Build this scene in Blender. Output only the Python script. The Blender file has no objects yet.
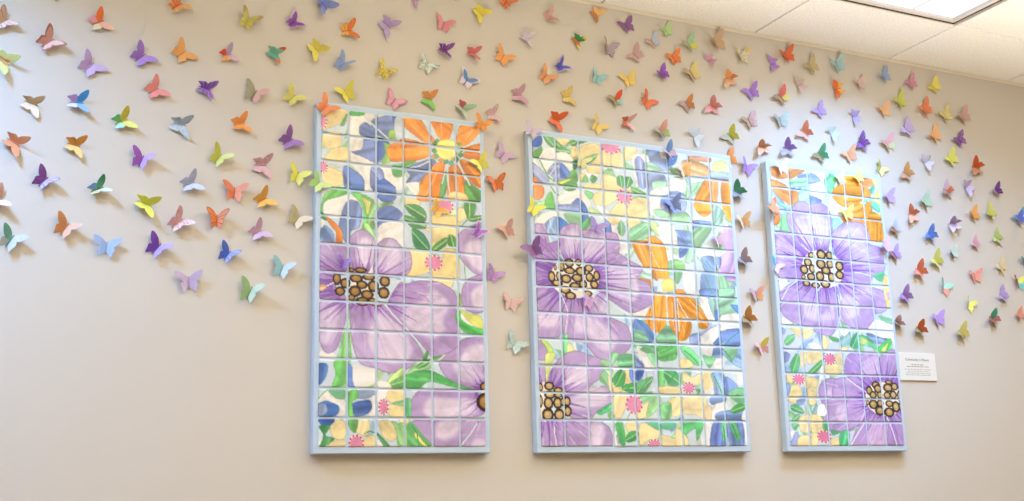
"""A wall of paper butterflies round three painted tile panels, under a suspended ceiling with troffer lights."""
import bpy, bmesh, math, random
import numpy as np
from mathutils import Vector, Matrix

# ------------------------------------------------------------------ scene, camera, world, lights
scene = bpy.context.scene
COL = scene.collection
U = 0.08                                    # one tile pitch in metres
Z0 = 1.647                                  # height of the lowest tile edge above the floor
YT = -0.0304                                # plane of the tile faces; the wall surface is y = 0
def wp(u, v, d=0.0):                        # (tile pitches right, tile pitches up, metres out of the wall) -> world
    return Vector((U*u, -d, Z0 + U*v))

cam_data = bpy.data.cameras.new('camera')
cam = bpy.data.objects.new('camera', cam_data); COL.objects.link(cam)
cam_data.sensor_width = 36.0; cam_data.lens = 39.9185
cam_data.clip_start = 0.05; cam_data.clip_end = 60
cam.matrix_world = Matrix(((0.899661, -0.071587, -0.430681, -0.838778), (-0.435831, -0.205414, -0.876274, -2.898721), (-0.025737, 0.976054, -0.216003, 1.499544), (0.000000, 0.000000, 0.000000, 1.000000)))
scene.camera = cam

scene.view_settings.view_transform = 'Standard'
scene.view_settings.look = 'None'
scene.view_settings.gamma = 1.0
scene.view_settings.use_curve_mapping = False
scene.view_settings.exposure = 0.60

world = bpy.data.worlds.new('world'); scene.world = world; world.use_nodes = True
bg = world.node_tree.nodes['Background']
bg.inputs['Color'].default_value = (1.0, 0.80, 0.58, 1); bg.inputs['Strength'].default_value = 0.25

CEIL = Z0 + U*17.5
def area(name, x, y, z, sx, sy, watts, color, spread, aim=None):
    L = bpy.data.lights.new(name, 'AREA'); L.shape = 'RECTANGLE'; L.size = sx; L.size_y = sy
    L.energy = watts; L.color = color; L.spread = math.radians(spread)
    o = bpy.data.objects.new(name, L); COL.objects.link(o); o.location = (x, y, z)
    if aim is not None:
        o.rotation_euler = (Vector(aim) - Vector((x, y, z))).to_track_quat('-Z', 'Y').to_euler()
    return o
COOL = (0.22, 0.50, 1.0)
WARM = (1.0, 0.89, 0.70)
LIGHT_X = (U*22.7, U*(22.7 - 38.0))         # the troffers stand five 2 ft modules apart
LIGHT_Y = YT - U*7.5
for lx, w in zip(LIGHT_X, (12.5, 16.5)):
    area('troffer_glow', lx, LIGHT_Y, CEIL - 0.006, 0.30, 0.30, w, COOL, 150)
# added fill lights under the ceiling further back, warming the wall; no fixtures
for lx in (-2.2, 0.9, 4.0):
    area('back_fill_light', lx, -3.9, CEIL - 0.02, 0.6, 0.6, 5, WARM, 165)
# added fill lights out of view below, aimed up to brighten the ceiling
for lx, w in ((-1.7, 18), (0.2, 27), (1.7, 27), (3.2, 16)):
    area('ceiling_fill_light', lx, -1.9, 1.0, 0.5, 0.5, w, WARM, 92, aim=(lx, -1.8, CEIL))

# ------------------------------------------------------------------ helpers
def srgb(h):
    c = [int(h[i:i+2], 16)/255 for i in (0, 2, 4)]
    return tuple(v/12.92 if v <= 0.04045 else ((v + 0.055)/1.055)**2.4 for v in c)
def paper(h):                               # paper colours, a shade paler than noted
    return tuple(lin(1 - (1 - np.array([int(h[i:i+2], 16)/255 for i in (0, 2, 4)]))*0.88))
def lin(a):
    a = np.asarray(a, float); return np.where(a <= 0.04045, a/12.92, ((a + 0.055)/1.055)**2.4)
def material(name, color, rough=0.6, spec=0.4):
    m = bpy.data.materials.new(name); m.use_nodes = True
    b = m.node_tree.nodes['Principled BSDF']
    b.inputs['Base Color'].default_value = (*color, 1); b.inputs['Roughness'].default_value = rough
    b.inputs['Specular IOR Level'].default_value = spec
    return m, m.node_tree, b
def node(nt, kind, **kw):
    n = nt.nodes.new(kind)
    for k, v in kw.items():
        if k in n.inputs: n.inputs[k].default_value = v
        else: setattr(n, k, v)
    return n
def mottle(nt, b, color, amount, scale, bump=0.0, bump_scale=200.0):
    """slight uneven colour and a fine relief, in object coordinates"""
    tc = node(nt, 'ShaderNodeTexCoord'); no = node(nt, 'ShaderNodeTexNoise', Scale=scale, Detail=4.0)
    nt.links.new(tc.outputs['Object'], no.inputs['Vector'])
    mx = node(nt, 'ShaderNodeMix', data_type='RGBA'); nt.links.new(no.outputs['Fac'], mx.inputs[0])
    mx.inputs[6].default_value = (*[c*(1 - amount) for c in color], 1); mx.inputs[7].default_value = (*[min(c*(1 + amount), 1) for c in color], 1)
    nt.links.new(mx.outputs[2], b.inputs['Base Color'])
    if bump:
        n2 = node(nt, 'ShaderNodeTexNoise', Scale=bump_scale, Detail=2.0); nt.links.new(tc.outputs['Object'], n2.inputs['Vector'])
        bp = node(nt, 'ShaderNodeBump', Strength=bump, Distance=0.002)
        nt.links.new(n2.outputs['Fac'], bp.inputs['Height']); nt.links.new(bp.outputs['Normal'], b.inputs['Normal'])
def mesh_obj(name, bm, mat, parent=None, loc=None, smooth=False):
    me = bpy.data.meshes.new(name); bm.normal_update(); bm.to_mesh(me); bm.free()
    if smooth:
        for p in me.polygons: p.use_smooth = True
    me.materials.append(mat)
    return link(name, me, parent, loc)
def link(name, me, parent=None, loc=None):
    o = bpy.data.objects.new(name, me); COL.objects.link(o)
    if loc is not None: o.location = loc
    if parent is not None: o.parent = parent
    return o
def box(bm, x0, x1, y0, y1, z0, z1, bevel=0.0, seg=2):
    r = bmesh.ops.create_cube(bm, size=1.0)['verts']
    for v in r:
        v.co = Vector((x0 + (v.co.x + .5)*(x1 - x0), y0 + (v.co.y + .5)*(y1 - y0), z0 + (v.co.z + .5)*(z1 - z0)))
    if bevel:
        es = list({e for v in r for e in v.link_edges})
        bmesh.ops.bevel(bm, geom=es, offset=bevel, segments=seg, profile=0.6, affect='EDGES')
def empty(name, loc, label, cat, group=None):
    o = bpy.data.objects.new(name, None); COL.objects.link(o); o.location = loc; o.empty_display_size = 0.05
    return tag(o, label, cat, group)
def tag(o, label, cat, group=None):
    o['label'] = label; o['category'] = cat
    if group: o['group'] = group
    return o
def structure(o):
    o['kind'] = 'structure'; return o

# ------------------------------------------------------------------ materials
WALLC = srgb('d8d2c9')
m_wall, nt, b = material('wall_paint', WALLC, 0.75, 0.25); mottle(nt, b, WALLC, 0.02, 3.0, 0.10, 260.0)
m_floor, nt, b = material('tan_carpet', srgb('a98f6e'), 0.95, 0.1); mottle(nt, b, srgb('a98f6e'), 0.18, 60.0, 0.4, 300.0)
m_trim, nt, b = material('cream_metal', srgb('efe8dc'), 0.5, 0.4); mottle(nt, b, srgb('efe8dc'), 0.02, 8.0)
m_lightframe, nt, b = material('white_metal', srgb('d8d2d0'), 0.4, 0.5); mottle(nt, b, srgb('d8d2d0'), 0.02, 8.0)
m_reveal, nt, b = material('reveal_shadow', srgb('4a3c34'), 0.8, 0.2); mottle(nt, b, srgb('4a3c34'), 0.08, 30.0)
m_board, nt, b = material('pale_blue_board', srgb('c6dbf1'), 0.45, 0.4); mottle(nt, b, srgb('c6dbf1'), 0.03, 12.0, 0.05, 150.0)
m_card, nt, b = material('label_card', srgb('efece4'), 0.6, 0.3); mottle(nt, b, srgb('efece4'), 0.01, 30.0)
m_ink, nt, b = material('grey_ink', srgb('6e6b68'), 0.8, 0.1); mottle(nt, b, srgb('6e6b68'), 0.05, 200.0)
m_ink2, nt, b = material('faint_ink', srgb('b5b0aa'), 0.8, 0.1); mottle(nt, b, srgb('b5b0aa'), 0.05, 200.0)

# ceiling board: cream with small dark pits and short fissures
CEILC = srgb('fbfaf7')
m_ceil, nt, b = material('acoustic_board', CEILC, 0.9, 0.1)
tc = node(nt, 'ShaderNodeTexCoord')
n1 = node(nt, 'ShaderNodeTexNoise', Scale=150.0, Detail=3.0, Roughness=0.75); nt.links.new(tc.outputs['Object'], n1.inputs['Vector'])
r1 = node(nt, 'ShaderNodeValToRGB'); r1.color_ramp.elements[0].position = 0.30; r1.color_ramp.elements[1].position = 0.52
r1.color_ramp.elements[0].color = (*[c*0.80 for c in CEILC], 1); r1.color_ramp.elements[1].color = (*CEILC, 1)
nt.links.new(n1.outputs['Fac'], r1.inputs['Fac'])
nt.links.new(r1.outputs['Color'], b.inputs['Base Color'])
bp = node(nt, 'ShaderNodeBump', Strength=0.5, Distance=0.003); nt.links.new(n1.outputs['Fac'], bp.inputs['Height']); nt.links.new(bp.outputs['Normal'], b.inputs['Normal'])

# lamp lens: gives off light
m_lens, nt, b = material('lamp_lens', (0.22, 0.23, 0.25), 0.25, 0.3)
b.inputs['Emission Color'].default_value = (0.84, 0.92, 1.0, 1); b.inputs['Emission Strength'].default_value = 0.70
tc = node(nt, 'ShaderNodeTexCoord'); w = node(nt, 'ShaderNodeTexNoise', Scale=400.0); nt.links.new(tc.outputs['Object'], w.inputs['Vector'])
bp = node(nt, 'ShaderNodeBump', Strength=0.2, Distance=0.001); nt.links.new(w.outputs['Fac'], bp.inputs['Height']); nt.links.new(bp.outputs['Normal'], b.inputs['Normal'])

def pigment(name, rough, spec, coat=0.0):
    m, nt, b = material(name, (0.8, 0.8, 0.8), rough, spec)
    a = node(nt, 'ShaderNodeAttribute', attribute_name='pigment')
    tc = node(nt, 'ShaderNodeTexCoord'); no = node(nt, 'ShaderNodeTexNoise', Scale=90.0, Detail=2.0); nt.links.new(tc.outputs['Object'], no.inputs['Vector'])
    mr = node(nt, 'ShaderNodeMapRange'); nt.links.new(no.outputs['Fac'], mr.inputs[0]); mr.inputs[3].default_value = 0.95; mr.inputs[4].default_value = 1.05
    mx = node(nt, 'ShaderNodeVectorMath', operation='SCALE'); nt.links.new(a.outputs['Color'], mx.inputs[0]); nt.links.new(mr.outputs[0], mx.inputs['Scale'])
    nt.links.new(mx.outputs[0], b.inputs['Base Color'])
    if coat:
        b.inputs['Coat Weight'].default_value = coat; b.inputs['Coat Roughness'].default_value = 0.12
    return m
m_glaze = pigment('painted_glaze', 0.35, 0.4, 0.25)
m_paper = pigment('painted_paper', 0.42, 0.45)

def set_pigment(me, rgb_lin):
    a = me.color_attributes.new('pigment', 'FLOAT_COLOR', 'POINT')
    buf = np.ones((len(me.vertices), 4), np.float32); buf[:, :3] = rgb_lin
    a.data.foreach_set('color', buf.ravel())

# ------------------------------------------------------------------ the room
RX0, RX1, RY = -3.4, 5.2, -5.6
def slab(name, args, mat):
    bm = bmesh.new(); box(bm, *args); return structure(mesh_obj(name, bm, mat))
slab('wall_back', (RX0, RX1, 0.0, 0.12, 0.0, CEIL + 0.25), m_wall)
slab('wall_left', (RX0 - 0.12, RX0, RY, 0.12, 0.0, CEIL + 0.25), m_wall)
slab('wall_right', (RX1, RX1 + 0.12, RY, 0.12, 0.0, CEIL + 0.25), m_wall)
slab('wall_front', (RX0 - 0.12, RX1 + 0.12, RY - 0.12, RY, 0.0, CEIL + 0.25), m_wall)
slab('floor', (RX0 - 0.12, RX1 + 0.12, RY - 0.12, 0.12, -0.1, 0.0), m_floor)
bm = bmesh.new(); box(bm, RX0, RX1, -0.015, -0.0, 0.0, 0.10, 0.004); structure(mesh_obj('baseboard_back', bm, m_trim))

# suspended ceiling: separate boards with narrow joints, left out where a troffer sits
MOD = U*7.6
XJ = U*19.15                                # one joint between boards
YJ = YT - U*3.58                            # first joint parallel to the wall
rows = [(-0.001, YJ)] + [(YJ - MOD*k, YJ - MOD*(k + 1)) for k in range(9)]
cols = [XJ + MOD*k for k in range(-8, 7)]
cells = []
for j, (ya, yb) in enumerate(rows):
    for xa in cols:
        cells.append((j, xa, xa + MOD, ya, max(yb, RY)))
light_cells = set()
for lx in LIGHT_X: light_cells.add((1, round(lx - MOD/2, 2)))
def is_light(j, xa): return any(j == a and abs(xa - x) < 0.12 for a, x in light_cells)
bm = bmesh.new(); g = 0.0022
for j, xa, xb, ya, yb in cells:
    if is_light(j, xa) or ya <= RY or xb < RX0 or xa > RX1: continue
    box(bm, max(xa, RX0) + g, min(xb, RX1) - g, yb + g, ya - g, CEIL, CEIL + 0.016, 0.0025, 1)
box(bm, RX0, RX1, RY, 0.0, CEIL + 0.13, CEIL + 0.15)
structure(mesh_obj('ceiling', bm, m_ceil))
# the grid bars behind the joints
bm = bmesh.new()
for xa in cols:
    if RX0 < xa < RX1: box(bm, xa - 0.011, xa + 0.011, RY, -0.001, CEIL + 0.0165, CEIL + 0.03)
for j, (ya, yb) in enumerate(rows[1:]):
    if ya > RY: box(bm, RX0, RX1, ya - 0.011, ya + 0.011, CEIL + 0.0165, CEIL + 0.03)
structure(mesh_obj('trim_1', bm, m_trim))
# wall angle: an L moulding carrying the boards along the wall
bm = bmesh.new()
box(bm, RX0, RX1, -0.0014, -0.0002, CEIL - 0.010, CEIL - 0.0005)
box(bm, RX0, RX1, -0.0095, -0.0002, CEIL - 0.0022, CEIL - 0.0004)
structure(mesh_obj('trim_2', bm, m_trim))

# ------------------------------------------------------------------ troffer lights
def troffer(cx, cy, label):
    t = empty('ceiling_light', (cx, cy, CEIL), label, 'ceiling light', 'ceiling lights')
    h = MOD/2
    bm = bmesh.new()                                             # dark strip round the frame, painted for the shadow in the reveal
    for x0, x1, y0, y1 in ((-h, h, -h, -h + .013), (-h, h, h - .013, h), (-h, -h + .013, -h, h), (h - .013, h, -h, h)):
        box(bm, x0, x1, y0, y1, -0.001, 0.06)
    mesh_obj('shadow_strip', bm, m_reveal, t)
    bm = bmesh.new(); f0, f1 = h - .013, h - .030
    for x0, x1, y0, y1 in ((-f0, f0, -f0, -f1), (-f0, f0, f1, f0), (-f0, -f1, -f1, f1), (f1, f0, -f1, f1)):
        box(bm, x0, x1, y0, y1, -0.004, 0.05, 0.003, 2)
    mesh_obj('frame', bm, m_lightframe, t)
    for k in range(3):                                           # three lens panes with thin bars between
        a = -f1 + 2*f1*k/3; c = -f1 + 2*f1*(k + 1)/3
        bm = bmesh.new(); box(bm, a + .003, c - .003, -f1, f1, 0.004, 0.010, 0.001, 1)
        mesh_obj('lens', bm, m_lens, t)
    bm = bmesh.new()
    for k in (1, 2):
        a = -f1 + 2*f1*k/3; box(bm, a - .003, a + .003, -f1, f1, 0.0035, 0.012)
    mesh_obj('divider_bar', bm, m_lightframe, t)
    return t
troffer(LIGHT_X[0], LIGHT_Y - 0.0, 'square white framed ceiling light glowing at the upper right of the wall')
troffer(LIGHT_X[1], LIGHT_Y - 0.0, 'square white framed ceiling light outside the left edge of the photo')

# ------------------------------------------------------------------ painting the tiles
RES = 56                                   # canvas samples per tile pitch
TH = 0.96206                               # tile height / tile pitch
def hexrgb(h): return 1 - (1 - np.array([int(h[i:i+2], 16) for i in (0, 2, 4)], float)/255)*.93
def smooth(p, n=5):
    p = np.asarray(p, float); a, b, c, d = np.roll(p, 1, 0), p, np.roll(p, -1, 0), np.roll(p, -2, 0)
    t = (np.arange(n) / n)[:, None, None]; k = 0.42          # cardinal spline
    m0, m1 = (c - a) * k, (d - b) * k
    q = (2*t**3 - 3*t**2 + 1)*b + (t**3 - 2*t**2 + t)*m0 + (3*t**2 - 2*t**3)*c + (t**3 - t**2)*m1
    return q.transpose(1, 0, 2).reshape(-1, 2)
class Canvas:
    def __init__(s, w, h, ground, seed):
        s.W, s.H = int(w*RES), int(h*TH*RES); s.a = np.empty((s.H, s.W, 3)); s.a[:] = hexrgb(ground)
        s.tag = np.zeros((s.H, s.W), bool); s.rng = np.random.default_rng(seed)
        n = np.zeros((s.H, s.W))
        for cell, amp in ((40, .5), (16, .3), (6, .2)):
            g = s.rng.random((s.H//cell + 3, s.W//cell + 3))
            y, x = np.arange(s.H)/cell, np.arange(s.W)/cell; iy, ix = y.astype(int), x.astype(int)
            fy, fx = (y-iy)[:, None], (x-ix)[None]; fy, fx = fy*fy*(3-2*fy), fx*fx*(3-2*fx)
            n += amp*((g[iy][:, ix]*(1-fx) + g[iy][:, ix+1]*fx)*(1-fy) + (g[iy+1][:, ix]*(1-fx) + g[iy+1][:, ix+1]*fx)*fy)
        s.n = (n - .5)*2
        s.a *= 1 + .05*s.n[..., None]
    def mask(s, p, pad=1):
        p = np.asarray(p)*RES; x0, y0 = np.floor(p.min(0)).astype(int) - pad; x1, y1 = np.ceil(p.max(0)).astype(int) + pad
        x0, y0, x1, y1 = max(x0, 0), max(y0, 0), min(x1, s.W), min(y1, s.H)
        if x1 <= x0 or y1 <= y0: return None
        acc = 0
        for ox, oy in ((.25, .25), (.75, .25), (.25, .75), (.75, .75)):
            X, Y = np.meshgrid(np.arange(x0, x1) + ox, np.arange(y0, y1) + oy); ins = np.zeros(X.shape, bool)
            for (ax, ay), (bx, by) in zip(p, np.roll(p, -1, 0)):
                if ay == by: continue
                ins ^= ((ay > Y) != (by > Y)) & (X < (bx-ax)*(Y-ay)/(by-ay) + ax)
            acc = acc + ins
        return (slice(y0, y1), slice(x0, x1)), acc/4
    def fill(s, p, col, var=.13, pal=None, alpha=1., smoothing=True, purple=False, only=None, soft=0, fibre=0):
        m = s.mask(smooth(p) if smoothing else p, 1 + 2*soft)
        if m is None: return
        sl, k = m
        for _ in range(2*(soft > 0)):                            # feathered brush edge
            for ax in (0, 1):
                k = sum(np.roll(k, d, ax) for d in range(-soft, soft + 1))/(2*soft + 1)
        n = s.n[sl][..., None]; c = np.array(col)
        col = np.where(n > 0, c + (1-c)*n*var*2.2, c*(1 + n*var*1.5))
        if fibre:                                                # brush strokes along the shape
            q = np.asarray(p) - np.mean(p, 0); ax = np.linalg.svd(q)[2][1]
            Y, X = np.mgrid[sl[0], sl[1]]/RES; t = X*ax[0] + Y*ax[1]
            r = s.rng.random(64); u = (t*9 + s.n[sl]*.9) % 63
            col = col*(1 + fibre*(np.interp(u, np.arange(64), r) - .5))[..., None]
        k = k[..., None]*alpha
        if only is not None: k = k*s.tag[sl][..., None]
        s.a[sl] = s.a[sl]*(1-k) + col*k
        if only is None and alpha == 1: s.tag[sl] = np.where(k[..., 0] > .5, purple, s.tag[sl])
    def line(s, pts, w, col, alpha=1., taper=False, only=None):
        pts = np.asarray(pts, float); d = np.gradient(pts, axis=0); d /= np.linalg.norm(d, axis=1)[:, None] + 1e-9
        nrm = np.stack([-d[:, 1], d[:, 0]], 1)*w/2
        if taper: nrm = nrm*np.linspace(1, .15, len(pts))[:, None]
        s.fill(np.concatenate([pts + nrm, (pts - nrm)[::-1]]), col, var=.05, alpha=alpha, smoothing=False, only=only)
    def ellipse(s, c, r, col, rot=0., n=20, **k):
        t = np.arange(n)*2*math.pi/n; x, y = r[0]*np.cos(t), r[1]*np.sin(t)
        s.fill(np.stack([c[0] + x*math.cos(rot) - y*math.sin(rot), c[1] + x*math.sin(rot) + y*math.cos(rot)], 1), col, smoothing=False, **k)
    def leaf(s, p, col):
        q = smooth(p); s.fill(p, col)
        c = q.mean(0); u, sv, vt = np.linalg.svd(q - c); ax = vt[0]; t = (q - c) @ ax
        a, b = c + ax*t.min()*.95, c + ax*t.max()*.95; nrm = np.array([-ax[1], ax[0]]); side = (q - c) @ nrm
        half = q[side > 0]; half = half[np.argsort(t[side > 0])]
        if len(half) > 3: s.fill(np.concatenate([[a], c + (half - c)*.86, [b]]), np.clip(np.array(col)*.84, 0, 1), smoothing=False, alpha=.7)
        L = np.linspace(0, 1, 6)[:, None]; s.line(a + (b-a)*L, .05, np.array([.72, .9, .62]), alpha=.8)
        s.line(q[::2], .03, np.array(col)*.6, alpha=.4)
    def dotted(s, c, r, col):
        s.ellipse(c, r, col, n=24)
        for i in range(22):
            t = i*2*math.pi/22
            s.ellipse((c[0] + r[0]*.9*math.cos(t), c[1] + r[1]*.9*math.sin(t)), (.034, .034), hexrgb('c4405c' if i % 2 else 'fdf0e8'), n=8, var=0)
    def eyes(s, c, r, ovals, col):
        s.ellipse(c, np.array(r)*1.0, hexrgb('fbf1e0'), n=28, var=.04)
        for x, y, rx, ry in ovals:
            s.ellipse((x, y), (rx*1.16, ry*1.16), hexrgb('1c0d18'), var=.03)
            s.ellipse((x, y), (rx*.84, ry*.84), hexrgb('5a3414'), var=.05)
            s.ellipse((x, y), (rx*.70, ry*.70), col, var=.1)
            s.ellipse((x - rx*.15, y - ry*.2), (rx*.34, ry*.3), np.minimum(col*1.18, 1), var=.05, alpha=.7)
    def streaks(s, c, r, n, col):
        for i in range(n):
            t = (i + s.rng.random()*.8)*2*math.pi/n; d = np.array([math.cos(t), math.sin(t)]); e = np.array(r)
            a = c + d*e*(.85 + .15*s.rng.random()); b = c + d*e*(1.25 + 1.5*s.rng.random()**1.6)
            bend = np.array([-d[1], d[0]])*(s.rng.random() - .5)*.3
            L = np.linspace(0, 1, 6)[:, None]
            s.line(a + (b-a)*L + bend*L*L, .05 + .09*s.rng.random(), np.array(col)*(1 + .25*(s.rng.random() - .3)), alpha=.45 + .35*s.rng.random(), taper=True, only=True)
            L2 = np.linspace(0, 1, 8)[:, None]; b3 = c + d*e*(2.2 + 1.6*s.rng.random())
            s.line(a + (b3-a)*L2 + bend*L2*L2, .10 + .12*s.rng.random(), np.array(col)*(1.25 if i % 2 else 1.05), alpha=.13, taper=True, only=True)
            if i % 2 == 0:
                a2 = c + d*e*(1.9 + .6*s.rng.random()); b2 = a2 + d*e*(.6 + .7*s.rng.random())
                s.line(a2 + (b2-a2)*L, .08, hexrgb('efe2f5'), alpha=.45, taper=True, only=True)
def paint(w, h, ground, seed, program):
    """program: one instruction per line, coordinates in hundredths of a tile pitch from the top left tile corner"""
    cv = Canvas(w, h, ground, seed)
    tints = [hexrgb(c) for c in ('9fd8a6', '86cc90', 'a9cdea', 'c4e6b0', '93b8e4', 'f4faf6', 'bfe0d4')]
    for _ in range(int(w*h*1.5)):                                # loose background foliage
        c = cv.rng.random(2)*(w, h*TH); t = cv.rng.random()*6.3; L, B = .35 + .4*cv.rng.random(), .10 + .12*cv.rng.random()
        d = np.array([math.cos(t), math.sin(t)]); n = np.array([-d[1], d[0]])
        cv.fill([c - d*L, c - d*L*.2 + n*B, c + d*L*.4 + n*B*.8, c + d*L, c + d*L*.3 - n*B*.9, c - d*L*.3 - n*B], tints[cv.rng.integers(7)], soft=1, fibre=.3)
    for ln in program.strip().splitlines():
        op, *a = ln.split()
        if op in 'fg':
            v = a[1].split(','); P = np.array(v, float).reshape(-1, 2)/100
            c = hexrgb(a[0]); petal = len(a) > 2; pale = petal and c.mean() > .79
            if op == 'g': cv.leaf(P, c); continue
            P = P.mean(0) + (P - P.mean(0))*1.02
            cv.fill(P, c, purple=petal, var=.1 if petal else .13, fibre=(.12 if c[:2].min() > .8 else .42) if not petal and c.min() < .85 else .1, soft=3 if pale else 0)
            if c.min() < .85 and not pale:                       # a thin darker contour
                q = smooth(P); cv.line(np.concatenate([q, q[:1]]), .05 if petal else .035, c*.72, alpha=.5 if petal else .38)
        elif op == 'l':
            P = np.array(a[2].split(','), float).reshape(-1, 2)/100; cv.line(P, float(a[1])/100, hexrgb(a[0]))
        else:
            P = np.array(a[1].split(','), float)/100
            if op == 'd': cv.dotted(P[:2], P[2:], hexrgb(a[0]))
            if op == 'k': cv.streaks(P[:2], P[2:], int(a[2]), hexrgb(a[0]))
            if op == 'o': cv.eyes(P[:2], P[2:4], P[4:].reshape(-1, 4), hexrgb(a[0]))
    return np.clip(cv.a, 0, 1)

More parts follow.
